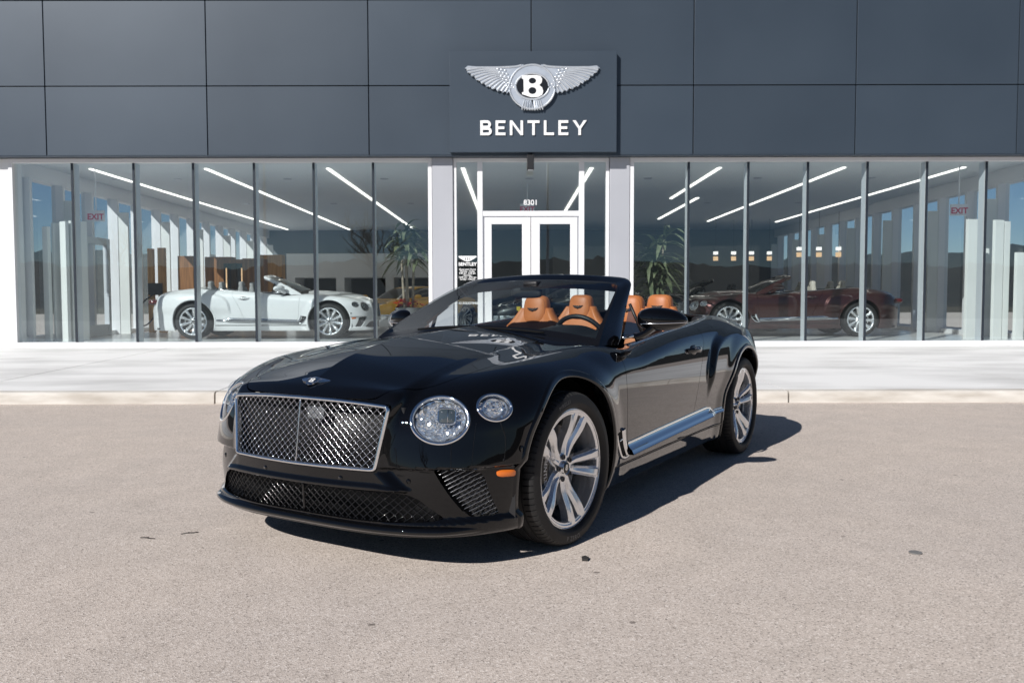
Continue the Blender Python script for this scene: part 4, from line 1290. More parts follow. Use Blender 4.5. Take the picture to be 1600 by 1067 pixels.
def place_materials():
    M = {}
    # asphalt: fine aggregate, worn patches, a few stains
    m = M['asphalt'] = mat('asphalt', (.36,.32,.29), .88, spec=.25)
    tc = N(m, 'ShaderNodeTexCoord')
    def nz(scale, detail=6, rough=.6):
        n = N(m, 'ShaderNodeTexNoise'); n.inputs['Scale'].default_value = scale; n.inputs['Detail'].default_value = detail; n.inputs['Roughness'].default_value = rough
        L(m, tc.outputs['Object'], n.inputs['Vector']); return n
    big = nz(.35, 5); mid = nz(3.5, 6)
    vo = N(m, 'ShaderNodeTexVoronoi'); vo.inputs['Scale'].default_value = 175; L(m, tc.outputs['Object'], vo.inputs['Vector'])
    sp = N(m, 'ShaderNodeSeparateColor'); L(m, vo.outputs['Color'], sp.inputs['Color'])
    cr = N(m, 'ShaderNodeValToRGB'); L(m, sp.outputs['Red'], cr.inputs['Fac'])
    el = cr.color_ramp.elements
    el[0].position = 0.0; el[0].color = (.26,.225,.205,1)
    el[1].position = 1.0; el[1].color = (.78,.72,.67,1)
    for p, c in ((.06,(.42,.368,.325)),(.26,(.555,.490,.438)),(.60,(.61,.540,.485)),(.88,(.665,.592,.535)),(.96,(.77,.705,.65))):
        e = cr.color_ramp.elements.new(p); e.color = (*c, 1)
    mx = N(m, 'ShaderNodeMix', data_type='RGBA', blend_type='MULTIPLY'); mx.inputs['Factor'].default_value = 1.0
    r2 = N(m, 'ShaderNodeValToRGB'); L(m, big.outputs['Fac'], r2.inputs['Fac'])
    r2.color_ramp.elements[0].position = .3; r2.color_ramp.elements[0].color = (.95,.945,.95,1)
    r2.color_ramp.elements[1].position = .7; r2.color_ramp.elements[1].color = (1.07,1.045,1.02,1)
    L(m, cr.outputs['Color'], mx.inputs['A']); L(m, r2.outputs['Color'], mx.inputs['B'])
    mx2 = N(m, 'ShaderNodeMix', data_type='RGBA', blend_type='MULTIPLY'); mx2.inputs['Factor'].default_value = 1.0
    r3 = N(m, 'ShaderNodeValToRGB'); L(m, mid.outputs['Fac'], r3.inputs['Fac'])
    r3.color_ramp.elements[0].position = .25; r3.color_ramp.elements[0].color = (.93,.93,.93,1)
    r3.color_ramp.elements[1].position = .65; r3.color_ramp.elements[1].color = (1.05,1.05,1.05,1)
    L(m, mx.outputs['Result'], mx2.inputs['A']); L(m, r3.outputs['Color'], mx2.inputs['B'])
    # sparse dark specks
    v2 = N(m, 'ShaderNodeTexVoronoi'); v2.inputs['Scale'].default_value = 3.0; L(m, tc.outputs['Object'], v2.inputs['Vector'])
    n4 = nz(40, 2)
    ad = N(m, 'ShaderNodeMath', operation='MULTIPLY_ADD'); L(m, n4.outputs['Fac'], ad.inputs[0]); ad.inputs[1].default_value = .06; L(m, v2.outputs['Distance'], ad.inputs[2])
    r4 = N(m, 'ShaderNodeValToRGB'); L(m, ad.outputs[0], r4.inputs['Fac'])
    r4.color_ramp.elements[0].position = .062; r4.color_ramp.elements[0].color = (.35,.34,.34,1)
    r4.color_ramp.elements[1].position = .078; r4.color_ramp.elements[1].color = (1,1,1,1)
    mx3 = N(m, 'ShaderNodeMix', data_type='RGBA', blend_type='MULTIPLY'); mx3.inputs['Factor'].default_value = .8
    L(m, mx2.outputs['Result'], mx3.inputs['A']); L(m, r4.outputs['Color'], mx3.inputs['B'])
    L(m, mx3.outputs['Result'], bsdf(m).inputs['Base Color'])
    bp = N(m, 'ShaderNodeBump'); bp.inputs['Strength'].default_value = .5; bp.inputs['Distance'].default_value = .0025
    L(m, vo.outputs['Distance'], bp.inputs['Height'])
    L(m, bp.outputs['Normal'], bsdf(m).inputs['Normal'])
    m = M['concrete'] = mat('concrete', (.7,.7,.68), .8, spec=.3)
    noise_col(m, (.66,.655,.64), (.91,.905,.89), .9, 9, .30, .56, stretch=(.6, 1.5, 1), bump=.12, bscale=60)
    m = M['kerb'] = mat('kerb_concrete', (.6,.57,.52), .85, spec=.25)
    noise_col(m, (.46,.42,.37), (.71,.68,.63), 2.4, 9, .25, .7, stretch=(.8, 2, 4), bump=.3, bscale=50)
    m = M['panel'] = mat('cladding_panel', (.044,.061,.083), .42, .2, spec=.45)
    noise_col(m, (.040,.056,.077), (.047,.065,.088), .5, 3, rough=(.38, .46))
    src = bsdf(m).inputs['Base Color'].links[0].from_socket     # each sheet a slightly different tone
    oi = N(m, 'ShaderNodeObjectInfo'); mr = N(m, 'ShaderNodeMapRange'); mr.inputs['To Min'].default_value = .93; mr.inputs['To Max'].default_value = 1.07
    L(m, oi.outputs['Random'], mr.inputs['Value'])
    vm = N(m, 'ShaderNodeVectorMath', operation='SCALE'); L(m, src, vm.inputs[0]); L(m, mr.outputs['Result'], vm.inputs['Scale']); L(m, vm.outputs['Vector'], bsdf(m).inputs['Base Color'])
    M['joint'] = mat('joint_black', (.006,.006,.008), .8)
    M['alu'] = mat('anodised_aluminium', (.60,.61,.64), .38, .55); noise_col(M['alu'], (.57,.58,.61), (.64,.65,.68), 1.2, 3, rough=(.33,.43))
    M['white'] = mat('white_painted_metal', (.80,.80,.81), .4); noise_col(M['white'], (.74,.74,.755), (.79,.79,.805), .9, 4)
    M['column'] = mat('column_cladding', (.44,.45,.49), .42, .15); noise_col(M['column'], (.41,.42,.455), (.46,.47,.505), .7, 3)
    M['mullion'] = mat('mullion_metal', (.62,.65,.68), .4, .0); M['mullion_cap'] = mat('mullion_cap', (.030,.038,.050), .35, .3)
    M['render'] = mat('white_render', (.80,.80,.79), .8); noise_col(M['render'], (.78,.78,.785), (.84,.84,.84), 1.5, 6, bump=.05, bscale=80)
    M['glass'] = glass_mat('showroom_glass', (.88,.94,.945), 3.3, wobble=.012, refl=(.74,.89,1.0))
    M['glass2'] = glass_mat('side_window_glass', (.88,.93,.95), 1.8)
    M['ceiling'] = mat('ceiling_white', (.74,.75,.75), .85); noise_col(M['ceiling'], (.84,.85,.85), (.87,.88,.88), .5, 2)
    M['floor'] = mat('showroom_tiles', (.46,.45,.43), .22, spec=.5)
    tc = N(M['floor'], 'ShaderNodeTexCoord'); bk = N(M['floor'], 'ShaderNodeTexBrick'); bk.offset = .5
    for k, v in (('Scale', 1.0), ('Mortar Size', .004), ('Brick Width', 1.2), ('Row Height', .6)): bk.inputs[k].default_value = v
    bk.inputs['Color1'].default_value = (.64,.62,.59,1); bk.inputs['Color2'].default_value = (.60,.585,.56,1); bk.inputs['Mortar'].default_value = (.25,.24,.23,1)
    L(M['floor'], tc.outputs['Object'], bk.inputs['Vector']); L(M['floor'], bk.outputs['Color'], bsdf(M['floor']).inputs['Base Color'])
    M['wall_grey'] = mat('interior_wall', (.42,.43,.44), .7); noise_col(M['wall_grey'], (.15,.158,.165), (.18,.188,.195), .6, 3)
    M['niche'] = mat('niche_dark', (.03,.03,.032), .6)
    M['slab'] = mat('display_panel', (.74,.75,.73), .6); noise_col(M['slab'], (.71,.72,.70), (.77,.78,.76), 1.1, 5)
    m = M['wood'] = mat('oak_veneer', (.42,.21,.07), .45)
    noise_col(m, (.40,.19,.06), (.62,.34,.125), 3, 6, .3, .7, stretch=(9, 9, .5))
    m = M['wood2'] = mat('walnut_veneer', (.2,.09,.035), .45)
    noise_col(m, (.17,.068,.020), (.34,.15,.05), 3, 6, .3, .7, stretch=(9, 9, .5))
    M['strip'] = mat('light_strip', (.9,.9,.85), .5, emit=(1.0,.95,.87), estr=2.4)
    M['lampwhite'] = mat('lamp_white', (.9,.9,.9), .5, emit=(1,.97,.92), estr=1.2)
    M['lampwarm'] = mat('lamp_warm', (.9,.7,.5), .5, emit=(1,.62,.32), estr=.8)
    M['signred'] = mat('exit_red', (.45,.02,.06), .4, emit=(.8,.05,.15), estr=.08)
    M['black'] = mat('black_metal', (.012,.012,.014), .45)
    M['signwhite'] = mat('sign_white', (.86,.86,.86), .35)
    M['signsilver'] = mat('sign_silver', (.66,.70,.75), .30, .55); noise_col(M['signsilver'], (.60,.645,.70), (.70,.74,.79), 6, 4)
    M['signblack'] = mat('sign_black', (.010,.011,.014), .3)
    M['vinyl'] = mat('white_vinyl', (.85,.85,.85), .6)
    m = M['leaf'] = mat('plant_leaf', (.05,.075,.032), .42); noise_col(m, (.045,.065,.032), (.19,.21,.125), 5, 3, .35, .62)
    M['stem'] = mat('plant_cane', (.30,.25,.18), .8); noise_col(M['stem'], (.22,.18,.13), (.36,.31,.24), 20, 3)
    M['petal'] = mat('red_petal', (.48,.012,.016), .5); noise_col(M['petal'], (.36,.008,.012), (.6,.02,.022), 20, 2)
    M['pot'] = mat('planter_grey', (.16,.16,.165), .5)
    M['soil'] = mat('planter_soil', (.03,.022,.016), .9)
    m = M['grass'] = mat('dry_grass', (.09,.07,.04), .9); noise_col(m, (.035,.03,.018), (.085,.067,.04), .12, 8)
    m = M['hill'] = mat('wooded_hill', (.035,.034,.025), .95); noise_col(m, (.005,.006,.005), (.020,.018,.014), .05, 10)
    m = M['bark'] = mat('tree_bark', (.09,.07,.055), .9); noise_col(m, (.06,.048,.038), (.13,.105,.085), 6, 6)
    M['rubber'] = mat('cable_rubber', (.01,.01,.011), .5)
    M['concrete_dark'] = mat('far_building', (.30,.29,.28), .8)
    return M

def build_place(P):
    S = lambda o: tag(o, kind='structure')
    # --- ground, kerb, pavement
    mb = MB(); xs = list(np.linspace(-700, 700, 3)); mb.add([(-700,-16,0),(700,-16,0),(700,70,0),(-700,70,0)], [(0,1,2,3)])
    S(mb.build('asphalt_ground', P['asphalt'], smooth=False))
    mb = MB(); mb.add([(-1500,-900,-.05),(1500,-900,-.05),(1500,900,-.05),(-1500,900,-.05)], [(0,1,2,3)]); S(mb.build('ground', P['grass'], smooth=False))
    joints = [-29.3,-26,-22.8,-19.6,-16.3,-13.0,-9.8,-6.55,-3.42,-.1,3.18,6.45,9.7,12.9,16.1,19.4,22.6,25.8,29]
    kerb = MB(); pav = MB(); y0, y1 = 9.72, GY+.1
    zt = lambda y: .135+(y-y0)*.0215
    for a, b in zip(joints[:-1], joints[1:]):
        g = .010
        # kerb: rounded nose, front face, slightly battered
        pr = [(0,-.02),(0.006,.10),(.016,.124),(.034,.1345),(.05,.137),(.17,.1395),(.17,-.02)]
        kerb.sweep([((x, y0, 0), (0,1,0), (0,0,1)) for x in (a+g, b-g)], pr)
        for q0, q1 in ((y0+.176, 13.0), (13.01, y1)):
            v = [(a+g,q0,zt(q0)),(b-g,q0,zt(q0)),(b-g,q1,zt(q1)),(a+g,q1,zt(q1))]
            lo = [(x,y,z-.2) for x,y,z in v]
            pav.add(v+lo, [(0,1,2,3),(4,5,1,0),(5,6,2,1),(6,7,3,2),(7,4,0,3)])
    S(kerb.build('kerb', P['kerb'], autosmooth=50)); S(pav.build('pavement', P['concrete'], smooth=False))
    mb = MB(); mb.box(-29.3, 29, y0+.1, y1, -.02, .10); S(mb.build('pavement_bed', P['joint'], smooth=False))
    # --- the building
    B = thing('showroom_building', 'dark grey panelled car showroom with a long glass front and white framed entrance', 'building', (0, GY, 0))
    O = V3((0, GY, 0))
    def part(mb, name, m, parent=None, **k):
        mb.v = [(x, y-GY, z) for x, y, z in mb.v]
        return mb.build(name, m, parent or B, **k)
    # cladding panels
    cols = [-11.82,-8.778,-5.736,-2.689,.372,3.426,6.481,9.53,10.78]
    rws = [3.914, 5.201, 6.785, 8.37]
    for a, b in zip(cols[:-1], cols[1:]):
        for c, d in zip(rws[:-1], rws[1:]):
            mb = MB(); g = .009
            mb.box(a+g, b-g, 16.20, 16.26, c+(g if c > 4 else 0), d-g, bev=.004); part(mb, 'cladding_panel', P['panel'], smooth=False)
    mb = MB(); mb.box(-11.81, 10.77, 16.262, 16.9, 3.94, 8.36); part(mb, 'cladding_backing', P['joint'], smooth=False)
    mb = MB(); mb.box(-11.82, 10.78, 16.21, 16.86, 3.895, 3.9135); part(mb, 'soffit', P['panel'], smooth=False)
    mb = MB(); mb.box(-11.85, 10.81, 16.18, 35.5, 8.371, 8.47); part(mb, 'roof', P['panel'], smooth=False)
    # end piers
    mb = MB(); mb.box(-11.75, -9.66, 16.46, 16.90, .05, 3.894); part(mb, 'end_wall', P['render'], smooth=False)
    mb = MB(); mb.box(10.52, 10.74, 16.46, 16.90, .05, 3.894); part(mb, 'end_wall', P['render'], smooth=False)
    def bank(x0, x1, mull, zb=.275):
        f = MB()
        f.box(x0-.075, x0, 16.42, 16.62, zb, 3.893, bev=.004); f.box(x1, x1+.075, 16.42, 16.62, zb, 3.893, bev=.004)
        f.box(x0, x1, 16.42, 16.62, zb, .372, bev=.004); f.box(x0, x1, 16.42, 16.62, 3.815, 3.893, bev=.004)
        part(f, 'window_frame', P['white'], smooth=False)
        e = [x0]+list(mull)+[x1]
        for a, b in zip(e[:-1], e[1:]):
            p = MB(); p.add([(a,16.5,.372),(b,16.5,.372),(b,16.5,3.815),(a,16.5,3.815)], [(0,1,2,3)]); part(p, 'window_pane', P['glass'], smooth=False)
        for x in mull:
            p = MB(); p.box(x-.020, x+.020, 16.485, 16.71, .3725, 3.8145, bev=.002); mu = part(p, 'mullion', P['mullion'], smooth=False)
            p = MB(); p.box(x-.0225, x+.0225, 16.470, 16.4845, .3735, 3.8135); part(p, 'mullion_cap', P['mullion_cap'], mu, smooth=False)
    bank(-9.572, -1.605, [-8.452,-7.27,-6.125,-4.955,-3.81,-2.665])
    bank(2.345, 10.43, [3.405,4.551,5.696,6.842,7.987,9.132,10.28])
    for a, b in ((-1.522,-1.128),(1.880,2.262)):
        mb = MB(); mb.box(a, b, 16.40, 16.85, .27, 3.893, bev=.006); part(mb, 'column', P['column'], smooth=False)
    # entrance screen
    f = MB(); zb = .285
    for a, b in ((-1.120,-1.060),(-.660,-.560),(1.295,1.395),(1.812,1.872)): f.box(a, b, 16.44, 16.60, zb, 3.893, bev=.004)
    f.box(-1.06, -.66, 16.45, 16.59, 3.82, 3.892, bev=.003); f.box(-.56, 1.295, 16.45, 16.59, 3.82, 3.892, bev=.003); f.box(1.395, 1.812, 16.45, 16.59, 3.82, 3.892, bev=.003)
    f.box(-.56, 1.295, 16.45, 16.59, 2.785, 2.885, bev=.004)
    f.box(-1.06, -.66, 16.45, 16.59, zb, .38, bev=.003); f.box(1.395, 1.812, 16.45, 16.59, zb, .38, bev=.003)
    part(f, 'entrance_frame', P['white'], smooth=False)
    for a, b, c, d in ((-1.06,-.66,.38,3.82),(1.395,1.812,.38,3.82),(-.56,1.295,2.885,3.82)):
        p = MB(); p.add([(a,16.5,c),(b,16.5,c),(b,16.5,d),(a,16.5,d)], [(0,1,2,3)]); part(p, 'entrance_pane', P['glass'], smooth=False)
    for a, b, s in ((-.525,.362,1),(.374,1.262,-1)):
        d = MB(); zt_ = 2.765; st = .135; ga, gb = a+st, b-st-.03
        if s < 0: ga, gb = a+st+.03, b-st
        d.box(a, ga, 16.46, 16.51, .30, zt_, bev=.004); d.box(gb, b, 16.46, 16.51, .30, zt_, bev=.004)
        d.box(ga, gb, 16.461, 16.509, 2.635, zt_-.001, bev=.003); d.box(ga, gb, 16.461, 16.509, .301, .56, bev=.003)
        door = part(d, 'entrance_door', P['white'], smooth=False)
        p = MB(); p.add([(ga,16.487,.56),(gb,16.487,.56),(gb,16.487,2.635),(ga,16.487,2.635)], [(0,1,2,3)]); part(p, 'door_glass', P['glass'], door, smooth=False)
        h = MB(); hx = b-.085 if s > 0 else a+.085
        h.tube([(hx,16.46,1.25),(hx,16.40,1.25),(hx,16.40,1.62),(hx,16.46,1.62)], .013, 8, up=(1,0,0)); part(h, 'door_handle', P['mullion'], door)
    f = MB(); f.box(-.56, -.53, 16.47, 16.58, .285, 2.784); f.box(1.267, 1.295, 16.47, 16.58, .285, 2.784); f.box(-.53, 1.267, 16.47, 16.58, 2.769, 2.7845); part(f, 'door_jamb', P['alu'], smooth=False)
    # --- inside
    X0, X1, Y1, CZ = -9.65, 10.45, 34.0, 3.93
    mb = MB(); mb.box(X0-.3, X1+.3, 16.60, Y1, FZ-.1, FZ); S_ = part(mb, 'showroom_floor', P['floor'], smooth=False)
    mb = MB(); mb.box(X0-.3, X1+.3, 16.905, Y1, CZ, CZ+.05); part(mb, 'ceiling', P['ceiling'], smooth=False)
    mb = MB(); mb.box(X0-.3, X1+.3, 16.63, 16.9, 3.86, CZ+.05); part(mb, 'ceiling_edge', P['ceiling'], smooth=False)
    mb = MB(); mb.box(X0-.3, X1+.3, Y1, Y1+.2, FZ-.1, CZ+.1); part(mb, 'back_wall', P['wall_grey'], smooth=False)
    # white bulkhead and shop niches at the back left
    mb = MB()
    mb.box(-8.2, -2.4, 31.0, 33.9, 1.98, 2.85)
    for a, b in ((-8.2,-7.9),(-6.4,-6.1),(-4.6,-4.3),(-2.7,-2.4)): mb.box(a, b, 31.002, 33.9, FZ, 1.979)
    part(mb, 'shop_front', P['render'], smooth=False)
    mb = MB(); mb.box(-7.9, -6.4, 32.4, 32.5, FZ+.0, 1.978); mb.box(-6.1, -4.6, 32.4, 32.5, FZ, 1.978); mb.box(-4.3, -2.7, 32.4, 32.5, FZ, 1.978); part(mb, 'shop_niche', P['niche'], smooth=False)
    mb = MB(); mb.box(1.5, 9.0, 31.0, 31.2, FZ, 3.1); part(mb, 'partition_wall', P['wall_grey'], smooth=False)
    # side window walls
    for x, s in ((X0, -1), (X1, 1)):
        w = MB()
        w.box(*sorted((x, x+s*.25)), 16.901, Y1, 3.62, CZ-.001); w.box(*sorted((x, x+s*.25)), 16.901, Y1, FZ+.001, FZ+.10)
        ys = np.arange(17.0, Y1, 1.25)
        for y in ys:
            w.box(*sorted((x-s*.10, x+s*.14)), y-.045, y+.045, FZ+.002, 3.619)
        part(w, 'side_window_frame', P['white'], smooth=False)
        p = MB(); p.add([(x+s*.06,16.9,FZ+.1),(x+s*.06,Y1,FZ+.1),(x+s*.06,Y1,3.62),(x+s*.06,16.9,3.62)], [(0,1,2,3)]); part(p, 'side_window', P['glass2'], smooth=False)
        fin = MB()
        for y in ys[1::2]:
            fin = MB(); fin.box(*sorted((x-s*.101, x-s*.34)), y-.03, y+.03, FZ+.003, 3.3); part(fin, 'window_fin', P['slab'], smooth=False)
    d = MB(); d.box(-9.61,-9.50,19.0,19.12,FZ+.004,2.62); d.box(-9.61,-9.50,20.05,20.17,FZ+.004,2.62); d.box(-9.61,-9.50,19.12,20.05,2.46,2.62); d.box(-9.60,-9.51,19.12,20.05,FZ+.004,.62)
    part(d, 'side_door', P['mullion'], smooth=False)
    # ceiling light strips
    for x, a, b in ((-8.8,17.9,33.5),(-6.39,17.9,33.6),(-3.84,17.9,33.0),(-1.02,17.9,29.5),(1.67,17.9,29.5),(4.35,17.9,23.4),(5.05,23.2,29.4),(6.95,17.9,30.3),(9.46,17.9,30.6)):
        mb = MB(); mb.box(x-.034, x+.034, a, b, CZ-.022, CZ-.002); part(mb, 'ceiling_light', P['strip'], smooth=False)
    for x in (-9.0,-7.6,-5.1,-2.9,.4,3.1,5.6,8.2):
        for y in (19.5, 24.5):
            mb = MB(); mb.lathe([(0,-.012),(.085,-.012),(.10,0)], 20, axis='z', c=(x, y, CZ-.001)); part(mb, 'ceiling_spot', P['alu'], smooth=False)
    # --- sign over the entrance
    sg = thing('sign', 'dark square sign with silver winged emblem and white lettering above the entrance', 'sign', (.40, 16.195, 4.7))
    mb = MB(); mb.box(-1.155-.40, 1.965-.40, -.125, 0, 3.94-4.7, 5.80-4.7, bev=.004); mb.build('sign_panel', P['panel'], sg, smooth=False)
    mb = MB(); k = 0.0121     # metres per photo pixel at this depth
    def e3(a, b, d): return (a-.012, -.128-d, b+.437)
    emblem(mb, e3, 1.255, .035, True)
    mb.build('emblem', None, sg, mats=[P['signsilver'], P['signblack'], P['signwhite']], autosmooth=35)
    # lettering drawn as strokes
    H = .272; W_ = .048
    def seg(p, q, w=W_):
        p, q = V3(p), V3(q); t = (q-p)/np.linalg.norm(q-p); n = V3((-t[1], t[0]))*w/2
        return [tuple(p+n), tuple(p-n), tuple(q-n), tuple(q+n)][::-1]
    def letter(ch):
        h = H; w = W_; r = []
        if ch == 'B':
            r = [[(0,0),(w,0),(w,h),(0,h)]]
            for z0, z1, wx in ((0, h*.54, .215), (h*.46, h, .20)):
                n = 14; R = (z1-z0)/2; cx = wx-R; ro = [(cx+R*math.cos(t), z0+R+R*math.sin(t)) for t in np.linspace(-PI/2, PI/2, n)]
                ri = [(cx+(R-w)*math.cos(t), z0+R+(R-w)*math.sin(t)) for t in np.linspace(-PI/2, PI/2, n)]
                ro = [(w, z0)]+ro+[(w, z1)]; ri = [(w, z0+w)]+ri+[(w, z1-w)]
                for i in range(len(ro)-1): r.append([ro[i], ro[i+1], ri[i+1], ri[i]])
            return r, .225
        if ch == 'E': return [[(0,0),(w,0),(w,h),(0,h)], [(w,0),(.185,0),(.185,w),(w,w)], [(w,h-w),(.185,h-w),(.185,h),(w,h)], [(w,h*.5-w/2),(.165,h*.5-w/2),(.165,h*.5+w/2),(w,h*.5+w/2)]], .205
        if ch == 'N': return [[(0,0),(w,0),(w,h),(0,h)], [(.20,0),(.248,0),(.248,h),(.20,h)], [(w,h),(w,h-.07),(.20,0),(.20,.07)][::-1]], .27
        if ch == 'T': return [[(0,h-w),(.225,h-w),(.225,h),(0,h)], [(.0885,0),(.1365,0),(.1365,h-w),(.0885,h-w)]], .245
        if ch == 'L': return [[(0,0),(w,0),(w,h),(0,h)], [(w,0),(.19,0),(.19,w),(w,w)]], .21
        if ch == 'Y': return [[(.108,0),(.156,0),(.156,.118),(.108,.118)], [(0,h),(.058,h),(.156,.118),(.108,.118)][::-1], [(.264,h),(.206,h),(.108,.118),(.156,.118)]], .27
    x = 0; widths = []
    for ch in 'BENTLEY': widths.append(letter(ch)[1])
    gap = (1.995-sum(widths))/6; x = -1.0+.015
    for ch, wd in zip('BENTLEY', widths):
        mb = MB(); polys, _ = letter(ch)
        for i, p in enumerate(polys):
            mb.prism(p, lambda a, b, d: (a, -.127-d, b), 0.0, .024+.0004*i)
        for q in range(len(mb.v)): a, y, b = mb.v[q]; mb.v[q] = (a+x, y, b-.452)
        mb.build('letter', P['signwhite'], sg, smooth=False); x += wd+gap
    # --- small things on the front
    t = thing('entrance_spotlight', 'small black box light under the sign above the doors', 'light', (.355, 16.19, 3.9))
    mb = MB(); mb.box(-.065,.065,-.12,.05,-.28,-.008,bev=.008); mb.build('lamp_housing', P['black'], t, smooth=False)
    mb = MB(); mb.box(-.05,.05,-.10,.03,-.287,-.2805); mb.build('lamp_face', P['mullion'], t, smooth=False)
    def vinyl(name, label, cat, loc, rows):
        t = thing(name, label, cat, loc)
        for nm, body, size, dz, off in rows:
            tv, tf = text_geo(body, size, offset=off)
            mb = MB(); mb.add([(a, 0, b+dz) for a, b, c in tv], tf); mb.build(nm, P['vinyl'], t, smooth=False)
        return t
    vinyl('house_number', 'white number 8301 on the glass above the entrance doors', 'number', (.365, 16.492, 3.045), [('digits', '8301', .14, 0, .0018)])
    t = vinyl('door_notice', 'white winged logo and opening hours lettering on the sidelight left of the doors', 'notice', (-.86, 16.492, 0),
          [('notice_lettering', 'BENTLEY', .088, 1.866, .003), ('notice_lettering', 'Showroom Hours', .044, 1.768, .001), ('notice_lettering', 'Monday - Friday', .044, 1.730, .001), ('notice_lettering', '9:00 am - 6:00 pm', .044, 1.692, .001),
           ('notice_lettering', 'Saturday', .044, 1.654, .001), ('notice_lettering', '10:00 am - 5:00 pm', .044, 1.616, .001), ('notice_lettering', 'Sunday - Closed', .044, 1.578, .001), ('notice_lettering', 'NO SOLICITING', .056, 1.115, .002)])
    mb = MB()
    top = [(-.185,.05),(-.17,.062),(.17,.062),(.185,.05)]; low = catmull([(.185,.05),(.13,.01),(.06,-.03),(0,-.045),(-.06,-.03),(-.13,.01),(-.185,.05)], 4)
    mb.prism([(a, b) for a, b in top]+[tuple(p) for p in low[1:-1]], lambda a, b, d: (a, -d, b+1.965), 0, .001); 
    mb.build('notice_logo', P['vinyl'], t, smooth=False)
    mb = MB()
    for a in (-.035, 0, .035): mb.box(a-.006, a+.006, -.003, -.0015, 1.940, 1.995)
    mb.build('notice_logo_bars', P['signblack'], t, smooth=False)
    return B

def exit_sign(P, loc, label, g):
    t = thing('exit_sign', label, 'sign', loc, 0, g)
    mb = MB(); mb.tube([(0,0,.12),(0,0,3.93-loc[2])], .012, 8); mb.build('hanger_rod', P['white'], t)
    mb = MB(); mb.box(-.17,.17,-.03,.03,-.11,.12,bev=.006); mb.build('sign_body', P['white'], t, smooth=False)
    tv, tf = text_geo('EXIT', .17, offset=.004); mb = MB(); mb.add([(a, -.033, b-.02) for a, b, c in tv], tf); mb.build('sign_lettering', P['signred'], t, smooth=False)

def leafy_plant(P, name, label, loc, seed, spread, zc, zr, n):
    rg = random.Random(seed); t = thing(name, label, 'plant', loc)
    mb = MB(); mb.lathe([(0,.0),(.22,.0),(.27,.62),(.275,.66),(.25,.66),(.245,.60),(0,.60)], 28, axis='z'); mb.build('planter', P['pot'], t, autosmooth=40)
    mb = MB(); mb.lathe([(0,.602),(.244,.602)], 20, axis='z'); mb.build('soil', P['soil'], t)
    tops = []
    mb = MB()
    for k in range(4):
        a = 2*PI*k/4+rg.uniform(-.4, .4); r = .09
        h = zc+rg.uniform(-.25, .2)
        pts = [(r*math.cos(a), r*math.sin(a), .6), (r*1.3*math.cos(a)+rg.uniform(-.04,.04), r*1.3*math.sin(a), .6+(h-.6)*.5), (r*1.9*math.cos(a), r*1.9*math.sin(a), h)]
        mb.tube(catmull(pts, 5), [.030-.001*i for i in range(11)], 9); tops.append(pts[-1])
    mb.build('cane', P['stem'], t)
    mb = MB()
    for k in range(n):
        tx, ty, tz = rg.choice(tops); tz += rg.uniform(-zr, .12)
        a = rg.uniform(0, 2*PI); ln = rg.uniform(.38, .70)*spread; el = rg.uniform(-.1, 1.2)
        w = rg.uniform(.028, .056)
        d = V3((math.cos(a), math.sin(a), 0)); pts = []; drp = rg.uniform(.5, 1.3)
        for i in range(8):
            s = i/7
            pts.append(V3((tx, ty, tz))+d*ln*s*math.cos(el*(1-.4*s))+V3((0,0,1))*(ln*s*math.sin(el)-drp*ln*s*s*.75))
        sd = V3((-d[1], d[0], 0)); v = []
        for i, p in enumerate(pts):
            ww = w*(math.sin(PI*min(.12+.88*i/7, 1))**.7)+.002
            fold = V3((0,0,.35*ww))
            v += [p-sd*ww+fold, p, p+sd*ww+fold]
        f = []
        for i in range(7): f += [(i*3, i*3+1, i*3+4, i*3+3), (i*3+1, i*3+2, i*3+5, i*3+4)]
        mb.add(v, f)
    mb.build('foliage', P['leaf'], t)
    mb = MB()
    for k in range(46):
        a = rg.uniform(0, 2*PI); r = rg.uniform(.05, .30); c = V3((r*math.cos(a), r*math.sin(a), .66+rg.uniform(0, .16)))
        for q in range(6):
            b = 2*PI*q/6+rg.uniform(-.3,.3); d = V3((math.cos(b), math.sin(b), rg.uniform(.0,.7))); d /= np.linalg.norm(d); s_ = V3((-math.sin(b), math.cos(b), 0))*.018
            mb.add([c, c+d*.035+s_, c+d*.075, c+d*.035-s_], [(0,1,2,3)])
    mb.build('flowers', P['petal'], t)
    return t

def bare_tree(P, label, loc, seed, h, name='bare_tree', g=None):
    rg = random.Random(seed); t = thing(name, label, 'tree', loc, 0, g)
    trunk = MB(); br = MB()
    def grow(p, d, r, ln, lev):
        pts = [p]; q = V3(p); d = V3(d)
        ns = 4
        for i in range(ns):
            d = d+V3((rg.uniform(-.16,.16), rg.uniform(-.16,.16), rg.uniform(-.02,.14))); d /= np.linalg.norm(d); q = q+d*ln/ns; pts.append(q)
        (trunk if lev == 0 else br).tube(pts, [r*(1-.42*i/ns) for i in range(ns+1)], 7 if lev < 2 else 4, cap=False)
        if lev >= 5 or r < .006: return
        for k in range(3 if lev < 4 else 2):
            j = rg.choice((2, 3, 4, 4)); a = rg.uniform(0, 2*PI); sp = rg.uniform(.45, .95)
            s = V3((math.cos(a), math.sin(a), .15)); nd = d*math.cos(sp)+s*math.sin(sp); nd[2] = abs(nd[2])*.8+.15; nd /= np.linalg.norm(nd)
            grow(pts[j], nd, r*rg.uniform(.5,.66), ln*rg.uniform(.62,.80), lev+1)
    grow(V3((0,0,0)), V3((0,0,1)), h*.028, h*.30, 0)
    trunk.build('trunk', P['bark'], t); br.build('crown', P['bark'], t)
    return t

